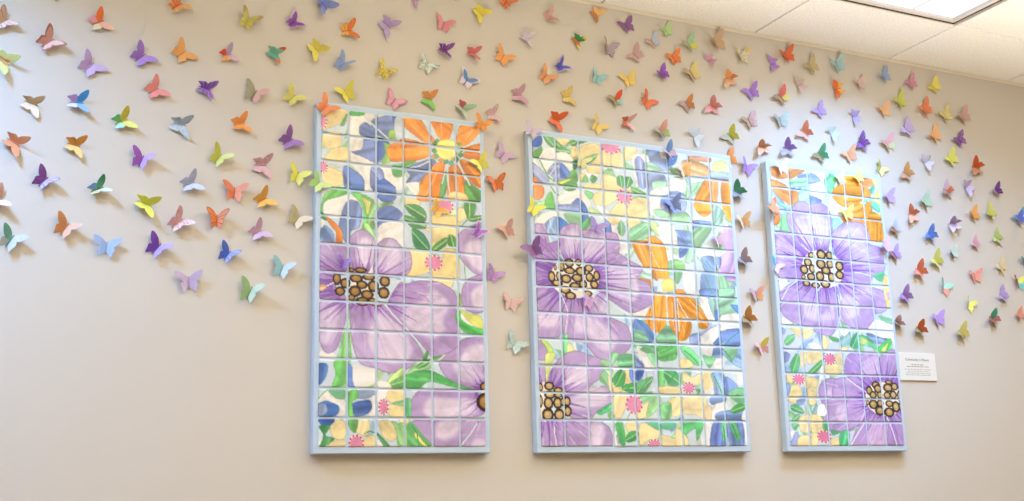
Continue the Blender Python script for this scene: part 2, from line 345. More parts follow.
PAINT_LEFT = '''
f fdfaf4 101,27,149,11,197,24,187,38,136,70,143,92,156,112,137,146,105,147
f fdfaf4 155,7,200,4,239,9,233,19,187,35
f fdfaf4 105,150,143,158,188,185,184,236,188,273,153,283,150,233,112,199
f fdfaf4 223,200,297,198,300,262,264,265,232,224
f fdfaf4 200,196,297,195,300,262,188,273
f fbe6a4 5,26,73,-2,95,11,98,37,73,52,18,81,6,80
f fbe6a4 10,98,70,88,69,132,43,146,11,143
f fbe6a4 19,178,43,147,96,138,99,185,19,188
f fbe6a4 7,229,37,217,81,234,84,265,56,281,20,283,7,254
d e88ab2 5,55,17,26
d e88ab2 10,217,16,20
f 3f9f4d 108,0,152,-2,154,13,108,21
f 58a96a 95,21,83,58,69,61,91,18
f 6f88cc 197,21,259,2,295,11,298,70,252,89,200,75,181,39
f 2f62c6 259,4,293,12,295,64,272,53
f 6680c8 140,57,162,41,194,66,194,89,156,90,140,82
f 7088cc 159,96,200,91,242,102,239,128,226,171,197,181,149,164,112,152,149,138
f 3f66bf 200,91,242,102,233,142,207,176,197,146
f 5f82d0 81,215,102,207,150,239,153,279,90,286
f 7f93d6 181,204,200,193,223,206,232,237,268,265,184,276
f 3f6fd0 200,253,229,237,258,260,207,277
l d6e4f2 6 152,14,200,56,252,96
f 8cc250 252,56,298,57,298,86,246,84
f 8cc666 226,107,252,120,262,164,218,183,233,142
f 5fb36c 258,187,301,179,300,217,265,222
f 5fc14f 7,342,20,310,56,288,97,283,100,299,57,319,20,335,11,372,24,395,7,385
f fdfaf4 14,347,44,326,100,309,115,301,131,324,88,347,76,388,21,385
f 7f97d2 85,347,106,324,134,330,147,366,138,416,110,432,101,474,76,449,68,416
f 4f7fc8 103,271,150,266,153,288,118,296
f 70d26a 109,298,144,298,185,316,188,350,169,401,145,429,155,378,142,329
f f0f08c 142,308,180,325,178,357,164,366,159,334
f 93c97f 185,313,200,330,258,317,251,329,207,342,188,375,202,420,169,401
f 5f80d0 188,263,258,256,272,292,258,314,226,320,200,299
f 6c88d0 207,348,258,333,294,358,270,382,223,394,207,414
f fdfaf4 200,433,219,400,299,385,299,471,257,456,213,465,200,476
f 7f9fd8 6,433,21,420,47,442,51,475,8,472
f 3f9f70 2,373,21,393,27,401,9,403
f fdfaf4 3,400,21,405,9,427
f f08a3a 22,389,57,411,79,439,78,479,57,480,59,441,39,418
f 9edb8a 149,418,169,401,197,448,189,470
f fae092 407,348,443,351,497,345,507,380,403,385
f fbe8a8 505,316,544,323,539,349,507,366
f fbe8a8 306,300,358,301,354,320,305,322
f fbe8a8 377,401,497,388,493,429,449,452,402,468,398,418
f fbe8a8 445,267,506,255,505,294,465,285
f fae294 310,487,389,491,405,546,323,576,309,568
f fae294 448,471,498,478,502,574,414,568,401,549,441,528
f dbe6ee 402,462,448,477,435,491,402,487
d ea8db4 456,314,31,30
d ea8db4 410,521,34,29
g 4f9f60 305,324,351,318,382,343,378,377,325,355
g 57a85f 304,360,338,366,381,381,377,402,331,403,306,381
g 3f9568 330,405,370,420,396,462,392,476,343,474,332,448
g 5aa84c 406,463,457,425,458,454,415,481
g 5aa84c 468,414,494,426,495,456,465,454
g 6bb555 504,434,524,453,523,480,502,481
g 58a552 531,295,571,293,567,333,545,358,532,324
l 6bb070 5 517,382,534,362,553,346
g 62a85c 553,344,598,335,594,352,551,362
f 62b04a 546,261,596,256,596,287,545,291
l 7fb87f 4 505,492,525,516,530,572
f d2e1ef 288,-9,608,-4,602,250,418,287,300,171
f f4881c 299,4,360,0,398,62,394,90,360,76,307,40
f f4881c 403,4,487,0,472,65,444,68,424,46
f f4881c 524,6,599,3,593,25,540,80,504,77,509,35
f f4881c 537,86,598,67,598,95,541,102
f f4881c 534,105,597,102,592,130,537,126
f f4881c 516,144,539,137,597,179,600,231,554,212
f f4881c 472,171,509,160,538,230,545,275,471,282,467,217
f f4881c 408,165,458,159,446,239,426,292,353,299,357,248,385,200
f f4881c 240,132,260,106,300,98,386,92,398,111,396,135,352,156,300,165,254,169
f d97a36 287,85,313,81,361,89,300,98
f e0702a 403,58,422,80,410,88
f 6d86cc 313,188,399,147,421,155,385,200,358,233,311,241,326,213
f 62b057 298,171,346,159,326,181,300,191
f 58a866 444,220,465,185,459,263,434,285
f fdfaf4 311,246,356,238,349,284
f 58a84b 536,209,568,227,596,245,596,273,539,278
l d2e1ef 5 461,153,456,192,444,233
l d2e1ef 5 466,152,467,217,473,269
l d2e1ef 6 507,148,531,191,554,228
l d2e1ef 6 533,86,571,68,603,44
l d2e1ef 5 400,95,366,85,307,53
l d2e1ef 6 424,52,397,3,387,-22
l d2e1ef 6 495,50,506,16,520,-13
l d2e1ef 5 399,153,359,177,326,187
l fbb46a 5 327,25,360,54,386,80
l fbb46a 5 445,10,447,56
l fbb46a 5 572,14,536,59
l fbb46a 5 300,122,346,123,386,122
l fbb46a 5 429,176,412,223,384,277
l fbb46a 5 493,176,506,226,506,259
l fbb46a 4 542,151,576,187,592,218
f 4f9a55 411,87,420,76,429,84,420,95
f 58a860 423,75,430,68,437,74,430,81
f 3f8f60 407,113,417,102,427,111,417,122
f 4f9a55 412,134,423,122,434,131,423,143
f e08a40 432,146,441,136,450,144,441,153
f 4f9a78 451,149,461,138,471,147,461,157
f 3f9080 471,152,482,141,492,150,481,161
f 4f9a55 492,136,502,125,512,134,502,145
f 58a870 508,118,518,107,529,116,518,127
f 4f9a55 515,98,524,89,532,96,523,105
f 58a860 506,79,514,70,522,77,514,86
f e08a40 406,134,413,127,419,133,413,140
f e8a050 481,139,487,132,493,138,487,144
f f7f27e 425,101,437,77,468,67,500,73,508,98,494,126,461,140,436,131
f fbde94 470,268,499,255,534,263,541,283,470,290
f f2b24a 411,287,444,284,437,298,411,300
f fdfaf4 5,845,25,839,58,852,56,867,5,868
f a9dda2 99,686,108,686,112,762,101,769
f 8fd88c 69,866,87,775,102,772,113,865
f fbe8a8 401,564,480,565,473,603,427,593,401,589
f 9bcf6a 506,626,514,644,509,669,500,670
f eef07c 507,681,545,696,582,700,594,743,564,738,531,715
f 52cb5c 480,697,505,687,512,719,564,743,596,750,592,770,524,760,503,739
f bda2d6 2,485,58,477,107,486,129,514,146,577,47,583,3,586 P
f bda2d6 104,480,112,449,147,425,183,443,199,473,195,510,169,569,132,572,107,516 P
f eadcf4 132,472,160,450,189,469,189,528,169,554,126,533 P
f bda2d6 200,479,232,450,264,451,294,478,318,484,328,525,315,563,276,578,194,577,194,510 P
f e2d2ef 216,481,251,459,283,485,283,528,232,562,200,552 P
f bda2d6 1,567,53,567,54,637,4,659 P
f bda2d6 4,650,54,629,103,674,97,722,80,781,62,830,32,846,13,826,2,779 P
f e2d2ef 9,676,67,682,61,765,32,818,6,796 P
f bda2d6 110,686,151,675,207,672,244,682,294,737,332,792,364,842,338,870,306,892,250,905,194,890,145,875,118,803 P
f e2d2ef 200,711,244,715,294,761,322,814,319,855,262,875,207,859,170,801 P
f b79ad2 285,602,307,604,362,590,427,592,481,620,500,664,485,702,495,744,494,815,450,833,398,846,347,790,303,754,253,713,246,665 P
f e2d2ef 407,619,454,648,460,684,439,716,446,759,405,785,347,769,309,746,297,698,361,659 P
l a47cc4 3 310,625,349,632,381,645,390,660
l e4eaf4 5 228,674,257,708,294,744
l e4eaf4 5 247,603,298,588
l e4eaf4 5 20,629,53,612
l d5e4f0 6 303,752,353,805,388,845
k 74439f 148,624,102,63 60
f f2c088 2,624,17,620,28,628,14,639,2,638
o a87c3c 148,621,62,12,62,598,12,20,91,612,16,16,73,640,16,14,129,594,21,13,174,586,21,11,149,615,18,13,189,617,17,18,125,638,19,17,168,647,20,14,113,661,12,10,151,671,21,14,187,670,14,12,229,598,17,17,225,638,18,18,144,564,21,8,111,566,9,7,210,678,10,7
f bda2d6 505,416,551,382,601,375,597,543,548,535,508,482 P
f eadcf4 531,449,564,429,599,433,597,538,548,516,527,481 P
f b79ad2 537,573,597,550,596,587,533,591 P
f b79ad2 513,632,523,594,547,575,600,575,601,671,572,689,532,682,514,654 P
f eadcf4 548,624,574,597,600,589,598,672,559,667 P
f b79ad2 505,794,543,778,598,782,596,873,436,877,447,847,496,812,503,824 P
f eadcf4 521,826,570,797,595,807,594,867,508,871 P
f bda2d6 431,873,502,870,600,869,598,939,573,965,507,942,455,919 P
f e2d2ef 476,872,555,868,595,921,540,929,495,911 P
f b79ad2 320,1012,352,968,403,964,573,965,588,1036,538,1054,499,1064,396,1066,339,1063,321,1039 P
f eadcf4 369,1020,396,989,500,994,565,997,545,1042,408,1057,375,1044 P
f bda2d6 326,1071,396,1066,498,1066,567,1067,494,1158,407,1159,376,1140,345,1105 P
f e6d6ee 410,1096,427,1067,502,1069,486,1108,446,1130,415,1120 P
f bda2d6 503,1158,567,1071,597,1069,595,1160 P
f eadcf4 539,1152,556,1126,596,1133,595,1158 P
l dbe8f4 6 565,1072,533,1114,494,1156
k 74439f 606,972,40,42 40
o a87c3c 599,972,15,42,595,948,17,16,595,1000,28,28
f 4fb35e 305,916,391,897,491,940,570,963,474,950,391,933,352,957,307,964
f a9dfa0 308,912,340,873,391,863,394,889,340,900
g 4da653 340,891,372,860,401,859,372,884
f fbe8a8 283,1016,314,1046,312,1075,282,1075
f 6fc78a 300,998,322,998,321,1063,301,1040
f 6fc97a 325,1073,363,1114,398,1156,306,1156,308,1085
f f0f07c 340,1105,385,1152,376,1156,337,1121
f 9fe08a 276,1080,304,1082,307,1154,276,1152
l 2f9a55 4 326,1079,345,1114,350,1155
l 2f9a55 3 351,1114,369,1137,391,1155
f 58ad5a 364,859,379,830,386,837,377,859
f 6ab85a 401,851,437,844,411,860
f 4f80d2 2,886,30,885,30,916,14,945,3,947
f 62be5a 54,876,100,874,93,944,49,957,61,916
f 5f86d4 103,883,121,903,118,932,129,958,105,956
f fdfaf4 122,888,170,893,197,901,199,941,129,958
f c3e88c 242,929,297,889,296,958,250,957
g 6fc070 243,946,297,916,296,957
f fdfaf4 203,937,237,938,251,959,202,960
f fdfaf4 4,991,32,973,87,995,91,1053,68,1054,69,1018,33,1005,5,1011
f 4c80d4 4,1015,33,1006,69,1020,70,1042,51,1054,5,1055
f a8bce6 5,1018,27,1014,33,1041,6,1052
f 7fd09a 38,969,90,966,91,996,62,994
l 7fc06a 4 2,998,20,979,35,968
f a2b4d8 134,970,199,968,195,986,152,996,134,990
f fdfaf4 181,994,199,987,199,1053,175,1049
f 4f78ca 125,1009,176,1001,183,1028,164,1047,128,1053,115,1024
f 62b556 104,978,134,970,134,995,117,1007,120,1054,103,1054
f fbe8a6 238,970,296,965,296,998,256,1008,236,993
f fbe8a6 237,1022,262,1012,296,1017,296,1055,256,1058
f fdfaf4 205,970,238,966,231,993,208,1012
f 7fc48a 256,1010,296,1000,296,1017
d ea8db4 225,1022,18,27
f fbe8a8 44,1084,69,1065,93,1075,97,1114,75,1130,51,1116
f fbe8a8 39,1149,57,1131,96,1130,96,1154
f 3a66c8 4,1063,58,1063,42,1085,22,1088
f 3f9f50 6,1087,43,1086,28,1115,58,1126,22,1152,9,1152,22,1115
f fbe8a8 136,1069,170,1062,177,1092,164,1115,133,1104
f fbe8a8 154,1131,176,1114,197,1120,197,1152,157,1152
f 5fa850 103,1062,135,1062,128,1104,110,1093
l 3f9f60 4 158,1109,176,1100,194,1106
d ea8db4 131,1138,26,26
f fbe8a8 211,1074,231,1064,263,1080,275,1114,255,1133,228,1121,214,1097
f a5de96 255,1068,297,1091,297,1144,280,1138,266,1091
f fdfaf4 200,1126,226,1150,202,1152
f 5fb56a 200,1106,219,1119,250,1153,231,1155
'''
PAINT_MIDDLE = '''
f 9aa9d8 -3,42,19,21,41,37,23,75,-2,87
f 2a5cc6 -3,37,39,2,42,37,18,52
f 58a845 -1,79,41,48,37,87,2,95
g 4fa65c 47,1,93,5,95,42,70,38
g 4fa65c 98,11,128,33,123,44,97,44
g 5aac68 105,54,130,38,164,53,156,62,109,61
f fae6a2 107,8,166,4,157,25,130,31
g 4fa65c 142,32,172,5,190,7,189,30,164,27
f 52b06a 194,9,248,0,198,20
f fdfaf4 31,88,57,53,94,51,96,90,41,96
f fdfaf4 98,67,143,58,170,83,169,91,97,93
f fdfaf4 -5,101,11,101,28,129,-4,112
f fdfaf4 41,99,93,95,95,110,67,144,44,112
f fdfaf4 133,98,176,91,171,130,160,122
f 9aa7d4 -5,110,60,156,66,180,32,190,-7,164
f 8f9fd2 62,145,94,106,124,102,160,139,152,157,98,177,84,159
f 3f68ca 123,103,161,141,153,156,117,157
f fbe6a4 203,30,280,8,293,45,236,71,194,76
f fbe6a4 264,61,314,47,312,87,256,94
f fbe6a4 170,34,195,31,190,82,168,66
f fbe6a4 198,135,228,138,220,165,197,161
f fbe6a4 220,176,287,169,286,189,224,192
f fbe6a4 257,215,302,191,299,249,261,246
f fbe6a4 232,98,289,98,288,126,240,128
g 84c56f 214,86,237,64,283,48,263,79,235,93
f 3f9070 173,89,193,83,188,116,172,121
f 6ab870 207,166,226,137,237,163,218,168
f 6ab870 244,155,254,134,275,146,259,167
f 6ab870 222,199,257,209,242,233,225,218
f 58af4d 165,128,184,131,186,171,124,187,106,182,145,160
f c4e352 107,176,165,159,124,184
g 5aad5a 126,191,186,175,176,203,143,209
l 58a84d 5 31,96,47,130,66,161,91,178
l 62b060 4 66,161,53,134
l 58a84d 5 68,188,90,219,109,229
f f2803a -5,204,26,191,46,211,38,243,11,254,-6,241
f f08a48 -4,162,24,183,0,190
f 9fe27a 3,264,36,260,71,231,49,266,16,275
f 62b55a 55,241,77,220,89,282,47,285
f fdfaf4 104,237,149,213,195,201,193,233,175,235,154,267,107,260
f 6a87d2 152,268,189,232,224,270,152,282
f fdfaf4 202,201,237,235,239,268,201,232
f fbe8a8 299,41,338,45,337,90,297,92
f fbe8a8 344,48,382,30,396,42,393,91,345,90
f fbe8a8 402,6,458,2,447,44,402,58
d ea8db4 340,12,45,30
f fdfaf4 442,37,505,29,501,87,454,162,442,100
f 8aa1da 449,55,469,39,494,63,492,85,502,93,495,158,464,158,456,117,450,93
f 87a3de 510,3,568,-1,609,12,605,76,530,85,518,47
f fdfaf4 570,3,602,5,600,33,572,30
f 4c80d6 607,24,649,12,636,49,604,62
f a0d8b0 503,61,532,59,574,81,501,89
f 7cba7a 302,122,339,97,356,132,331,122
f fbe8a8 301,131,358,134,365,164,397,181,298,193
f fbe8a6 301,201,355,188,358,220,302,251
f fbe8a6 323,277,359,237,396,235,393,280,321,280
f fbe8a6 408,240,430,213,496,201,498,277,404,285
f fbe8a8 403,171,453,191,496,205,424,193
g 55af64 364,133,386,123,397,142,391,169,366,159
g 55af64 402,129,425,125,435,147,412,170,400,162
g 6fbd62 425,164,489,182,496,202,445,194
d ea8db4 392,208,36,29
f 9bb3e2 506,101,573,97,590,129,583,156,525,162,501,189
f 9fd6ae 526,135,587,128,581,156,531,167
f fdfaf4 516,175,555,153,600,153,594,180,515,188
f fdfaf4 507,200,560,190,562,232,510,269
f 8398da 561,201,597,177,650,161,646,245,612,267,562,246
f 9fdaa8 522,248,563,243,607,267,547,272
f f7b27c 700,9,802,1,804,23,716,23
f f6b66a 669,40,716,24,796,46,793,80,703,83
f b9d3ea 809,62,897,61,895,89,807,95
f eaf39a 814,40,833,19,872,12,890,29,877,53,826,62
f f89c2a 770,105,802,99,799,186,725,190,732,162
f f89c2a 716,201,798,196,792,235,759,253,725,234
f f4a055 806,102,838,100,826,187,803,189
f f89c2a 856,100,897,100,902,189,853,190
f f89c2a 852,198,901,198,900,257,872,253
f a8deae 715,125,762,114,711,172
f a8deae 679,102,703,120,695,186,667,170
f fdfaf4 612,116,677,107,677,155,607,163
f 8fa8e0 605,168,640,160,673,174,669,185,604,188
f 8fa5e0 599,206,676,192,665,246,609,263
f a6dba8 595,263,672,244,691,281,600,295
f 9ccfb8 810,205,837,210,863,246,816,290,803,291
f fdfaf4 712,259,788,259,791,273,711,276
f 7fa2dc 707,274,787,271,795,285,706,296
f 6d91da 300,305,327,322,333,346,346,382,302,385
f 5a7fd0 316,388,349,388,336,413
f fdfaf4 333,321,362,318,367,374,337,371
f fdfaf4 346,399,379,386,404,393,399,426,361,432
f 93d68a 324,432,343,410,357,436
f fbe8a8 314,297,372,292,362,313,334,322
f fbe8a8 403,296,454,291,461,311,437,332,409,325
g 86cba0 357,325,376,304,393,335,377,364,359,351
f 93d5a0 415,333,488,301,501,350,456,374,413,377
f d0eaa0 502,295,538,303,537,349,507,320
f fdfaf4 537,317,603,299,599,380,567,383,549,359
f f89c2a 419,387,456,377,492,377,500,430,497,480,471,479,438,436
f f89c2a 501,387,485,364,517,354,555,377,569,407,576,506,532,514,503,473
l fce8cc 3 503,412,518,447,538,479
f f5a04a 504,483,526,488,525,527,502,516
f f59a48 439,524,489,527,495,565,473,554,453,537
f f5f07c 542,543,556,521,581,516,605,533,600,558,571,567,546,562
f 9fdcae 579,449,624,439,628,484,581,499
f 8faee2 614,323,689,323,693,378,633,383,623,348
f 6d92de 635,390,682,386,660,415,632,429
f 7f9fe0 704,297,759,295,718,323
f a3dba5 703,312,796,292,729,379,702,375
l 7fc894 4 672,294,688,331,691,374
f fdfaf4 606,318,625,342,619,381,602,382
f fdfaf4 719,390,804,383,805,417,733,422,710,411
f 98de8a 599,448,643,445,650,478,596,481
f a8deb4 675,393,699,399,696,437,656,446
f 88abde 735,423,794,416,801,474,749,477
f 88abde 730,487,796,481,793,568,727,575
l 7fcf9a 4 714,422,752,457,794,492
l 7fcf9a 4 795,486,761,531,733,570
f caabe2 838,298,903,286,896,382,848,376
f cdabe2 829,416,862,392,896,386,895,477,816,482
f c4a0dc 845,487,897,487,892,506,853,505
f fdfaf4 812,389,857,386,809,420
f 7f9fdc 806,416,831,420,819,460
f 9fdcae 811,490,839,495,859,545,816,573
f fdfaf4 643,489,697,481,694,567,650,557
f f5a850 605,559,636,556,650,573,604,575
f 98dca0 607,488,642,482,623,528,607,529
f 8fb2e0 847,565,884,510,879,569
f fdfaf4 405,655,470,637,472,671,404,671
f 6f9ce2 410,683,453,691,493,732,484,762,409,768
f 93d3aa 410,723,450,727,469,761,410,767
f f89c2a 467,661,499,612,508,583,555,583,553,672,547,706,520,725,486,715,462,686
f f89c2a 563,595,604,593,599,667,601,740,575,717,567,680
f f89c2a 608,582,672,581,705,614,747,667,741,699,706,701,694,674,637,661,599,675
l fce8cc 4 609,595,628,630,651,663
f f89c2a 606,678,663,676,663,719,638,749,604,750
f 8fd2a8 510,743,557,697,597,745,596,764,512,767
f fdfaf4 413,787,440,786,491,846,438,827
f 8fd99a 431,792,496,777,501,832,473,815
f 6fc96f 512,776,596,767,585,824,512,832
l 4fae5c 4 515,807,550,794,590,772
f 7f9fe0 406,815,431,848,401,848
f fbe8a8 328,837,377,810,368,849
f 8fd88a 362,812,398,828,397,849
f 7d9fde 720,549,801,544,798,574,722,572
f 93d7a8 812,544,883,540,856,577,810,576
f fdfaf4 710,588,755,586,763,630,785,647,783,667,747,668
f 9fcdc0 755,586,801,583,795,666,781,667,763,624
f 5a84cc 781,635,798,628,795,666,783,667
f 9fd5b0 809,583,895,578,898,637,836,646,804,654
f 4f7eca 860,605,900,609,898,640
f fdfaf4 811,651,898,640,900,699,815,696
f b5c5ea 707,718,784,689,719,730
f fdfaf4 714,731,787,691,790,728,760,759,714,767
f a3b6e6 659,732,703,723,699,767,660,766
f 6f92d6 806,713,900,699,899,760,809,769
l 8fd6a8 5 804,762,850,742,883,710
f 6f92d6 766,759,801,731,798,764
f 79db8c 613,777,657,784,705,832,695,848,660,840,619,800
f fbe8a8 610,823,647,828,668,852,608,857
f 88a8da 757,782,805,773,801,812,756,808
f 8fb4da 808,780,901,776,903,846,864,841,814,805
f 8fd6a0 816,780,878,777,843,829
f fdfaf4 710,777,759,775,749,808,719,803
f fdfaf4 768,824,808,816,806,851,759,853
f 93dca0 711,808,742,812,772,811,738,856
f fdfaf4 0,345,35,307,88,294,97,315,60,324,40,350
f 8fb2e4 38,351,73,319,101,316,98,381,58,381
f 3f79d1 96,314,139,335,110,368,97,381
f 8fa8de 96,269,192,257,191,287,127,284
f 4f7ed2 196,257,228,273,226,323,196,325
f 93d09f 128,299,194,290,195,331,151,335
f 5fb070 196,331,237,301,228,341,203,355
f c8e6a0 237,263,274,275,287,286,246,291
f bda2d6 -4,359,40,348,53,378,63,418,92,409,88,476,-5,482 P
f bda2d6 105,369,138,340,179,336,194,372,189,469,145,469,113,462,97,415 P
f eadcf4 131,378,163,356,190,379,187,438,152,460,126,443 P
f c4a5de 199,375,223,351,290,354,352,360,355,426,305,459,194,474 P
f eadcf4 208,386,290,371,301,418,265,456,205,463 P
f b79ad2 -5,491,87,491,59,566,-6,570 P
f bda2d6 4,554,72,549,85,592,96,637,88,668,0,672 P
f e2d2ef 6,608,51,600,69,639,11,665 P
f bda2d6 245,490,301,446,349,432,409,461,458,485,433,525,474,535,495,570,495,612,433,646,385,651,280,591,238,561 P
f eadcf4 298,495,398,486,426,532,437,579,400,617,307,587,262,548 P
f bda2d6 77,598,167,609,221,602,296,674,375,711,386,781,328,830,274,849,236,822,192,778,134,771,105,740,92,666 P
f e2d2ef 164,680,229,683,281,709,332,760,303,801,250,797,206,747,155,738 P
f e8dcf2 253,594,300,603,293,662,231,654 P
f bda2d6 1,631,71,593,99,637,95,747,39,766,-3,759 P
f e6d6f0 3,683,91,678,86,712,46,729,8,717 P
f b48ad0 -27,436,-1,426,4,457,-16,470 P
f a578c4 -2,437,9,402,32,391,47,404,40,437,7,463 P
f a578c4 50,425,89,407,105,415,88,439,55,447 P
l e4ecf5 4 102,602,129,664,113,745
l e4ecf5 4 99,415,110,461,122,478
l e6edf5 7 287,608,333,638,392,667
k 6f3fa6 162,540,105,76 80
o c4a868 162,541,102,73,141,483,18,15,180,479,13,12,108,499,12,18,142,513,21,12,188,512,20,15,223,498,17,13,66,539,13,19,95,535,10,15,126,544,20,15,172,538,21,14,224,532,15,17,255,525,13,18,88,562,21,12,120,586,21,13,162,569,21,13,196,560,16,15,244,559,16,15,142,607,21,13,215,594,17,11,82,504,6,10
f d7b7e2 197,597,232,613,237,647,213,614
f c9f070 6,777,38,781,63,815,62,840,35,841,28,799
f bda2d6 -1,778,31,799,37,841,0,842 P
f 74d38f 104,769,122,749,124,814,105,815
f ecf0a0 126,778,153,813,119,814
f bda2d6 0,874,30,872,32,924,2,930 P
f bda2d6 36,924,55,878,101,836,100,956,71,945 P
f e5f28f 33,825,71,824,49,867,31,924,29,862
f bda2d6 101,837,153,812,204,822,270,843,261,895,206,936,206,962,101,964 P
f eadcf4 121,882,196,857,201,920,112,939 P
f bda2d6 100,971,204,963,264,934,297,968,288,1009,234,1026,200,1055,130,1050,105,1011 P
f eadcf4 211,940,270,950,276,992,209,1010,138,1022,113,993 P
f bda2d6 4,1065,96,1064,92,1153,9,1153 P
f bda2d6 106,1064,196,1064,251,1069,284,1092,287,1153,107,1153 P
f e6d6f0 204,1075,251,1074,263,1114,241,1153,199,1153 P
l f0eaf6 5 53,1067,56,1104,63,1150
k 6f3fa6 22,995,72,66 55
o c4a868 19,995,19,71,5,943,10,14,41,938,18,14,77,954,18,11,42,970,20,12,76,971,15,7,4,992,7,20,35,999,17,20,72,998,16,19,94,994,8,14,111,993,14,16,31,1040,21,20,77,1040,19,19,113,1028,14,17
g 8fd69a 261,837,297,843,299,872,266,873
g 8fd69a 245,907,274,877,300,917,290,941,265,925
f f9e6a0 289,894,317,934,309,968,290,946
f 4cc07a 232,1029,294,995,294,1017,253,1037
f 8fd890 279,1030,306,1025,301,1053,282,1050
f fbe8a8 307,967,363,969,361,1001,331,1048,304,1037
f fbe8a8 420,1006,469,983,498,976,452,1041,403,1047
f fbe8a8 538,987,603,968,598,1034,548,1035
f fbe8a8 512,929,598,934,597,956,511,957
f fbe8a8 309,940,344,945,336,957,308,958
f fbe8a8 361,870,381,872,378,927,358,921
f fdfaf4 430,813,465,826,492,861,448,863
f 93d9a0 458,812,502,810,499,861
f dbe6f2 447,873,507,872,503,930,471,948
f 6b8bda 379,869,399,867,400,916,381,905
f 4f76d6 408,873,443,869,426,904,408,910
f 8aa2e0 406,827,441,850,435,866,403,864
g 52b765 304,907,337,872,361,887,351,928,317,935
g 52b765 342,934,406,919,397,959,355,951
g 76cb8a 410,920,476,895,471,919,437,958,405,959
f 7fd67f 502,871,533,867,529,925,499,925
g 56b774 534,870,580,869,601,899,599,923,562,927,535,901
f a8e29a 469,970,506,966,503,1006,443,1047
f 8fdd98 511,999,553,992,549,1046,508,1047
l 7fb870 4 372,1030,360,1052
d ea8db4 392,1000,38,36
f 93d8a0 303,814,340,815,301,860
f 7fd69a 340,818,401,816,398,857,334,860
f fbe8a8 356,1065,401,1065,399,1096,360,1098
f fbe8a8 415,1071,492,1077,489,1124,447,1129,411,1146
f fbe8a8 495,1111,509,1110,601,1134,589,1151,508,1149
f d5bfe6 311,1110,329,1111,323,1141,313,1135
f 55ba6a 309,1069,338,1063,347,1141,325,1141,312,1095
g 55ba6a 349,1124,368,1099,403,1099,398,1124,359,1138
f 70d0a0 436,1062,499,1068,505,1092,483,1090
f 6ed1a0 511,1064,562,1064,560,1089,513,1087
f 9be282 548,1118,603,1075,600,1112,570,1118
d ea8db4 471,1146,28,19
f fae8b0 618,869,656,893,702,873,703,909,676,923,619,912
f fbe8a8 714,872,748,871,758,902,747,933,711,952
f fae8b0 614,975,709,967,707,1046,660,1035,610,1030
d ea8db4 639,934,27,21
f 5fa860 673,938,690,941,680,958
f fdfaf4 715,946,756,925,753,957,715,955
f 8fb5de 746,877,803,879,804,956,758,957,755,921
l 8fd6a0 5 754,884,777,914,796,955
f 7495d8 811,888,866,921,840,953,805,956
f fdfaf4 869,866,899,869,895,911,866,912
g 7cd192 820,950,864,929,906,934,898,985,852,985
f 8fadde 739,967,804,963,802,983,740,996
f fdfaf4 740,1003,802,987,806,1022,759,1052,714,1058
f f9e2b0 712,1004,738,1004,730,1057,708,1057
f 7fa1da 763,1028,881,1013,877,1054,765,1055
g 52ba5c 826,1016,859,992,901,996,887,1015,841,1030
f fdfaf4 885,1020,907,1018,904,1057,875,1051
f 5dc174 608,1062,695,1061,660,1132,656,1086,604,1111
f fdfaf4 703,1061,734,1074,727,1153,700,1153
f fdfaf4 877,1060,911,1060,903,1153,880,1115
f 6f88d6 734,1080,751,1061,800,1061,792,1153,722,1153
f 5cbc70 778,1068,803,1061,799,1116,782,1133
f 7a9ada 811,1061,877,1060,876,1153,815,1153
f 6cc880 815,1061,840,1061,865,1110,847,1133
f fbe8a8 572,1086,606,1109,624,1144,568,1150
l d6e6ec 5 499,381,500,430,499,479
l d6e6ec 6 559,590,559,639,557,699
l d6e6ec 5 607,588,609,660,610,720
l fcc880 4 528,598,527,640,518,700
l fcc880 4 491,630,483,666,483,696
l fcc880 4 584,607,582,661,589,715
l fcc880 4 664,592,697,627,726,680
l fcc880 4 624,691,633,715,628,739
l fcc880 4 448,391,463,427,482,468
l fcc880 4 533,391,548,427,551,494
l e8f0fa 3 66,326,69,353,84,375
l e8f0fa 3 73,154,97,122,111,111
l e8f0fa 3 471,53,476,96,480,152
l 2f9a55 3 317,928,332,905,336,882
l 2f9a55 3 356,947,380,935,401,923
l 2f9a55 3 413,955,442,925,471,899
l 2f9a55 3 542,923,564,899,580,876
l 3fae68 4 628,793,662,815,689,841
l 3f86b8 4 819,762,859,730,894,707
l 3f9f70 4 817,786,837,810,850,834
l 3f9f70 4 758,884,774,914,789,952
l 3fa060 4 832,967,862,957,895,963
l 2f8f50 4 786,1074,791,1103,787,1138
l 2f8f50 4 827,1068,839,1091,848,1121
l 5a8ad0 4 637,335,657,358,670,376
l 5a8ad0 4 754,432,775,456,792,470
l 4fae78 4 746,495,761,531,774,561
l 5fb880 3 421,369,451,342,488,314
l 5fb880 3 440,169,467,182,491,195
l 5fb880 4 813,276,835,242,852,218
l 6a88d0 4 615,205,635,228,656,242
'''
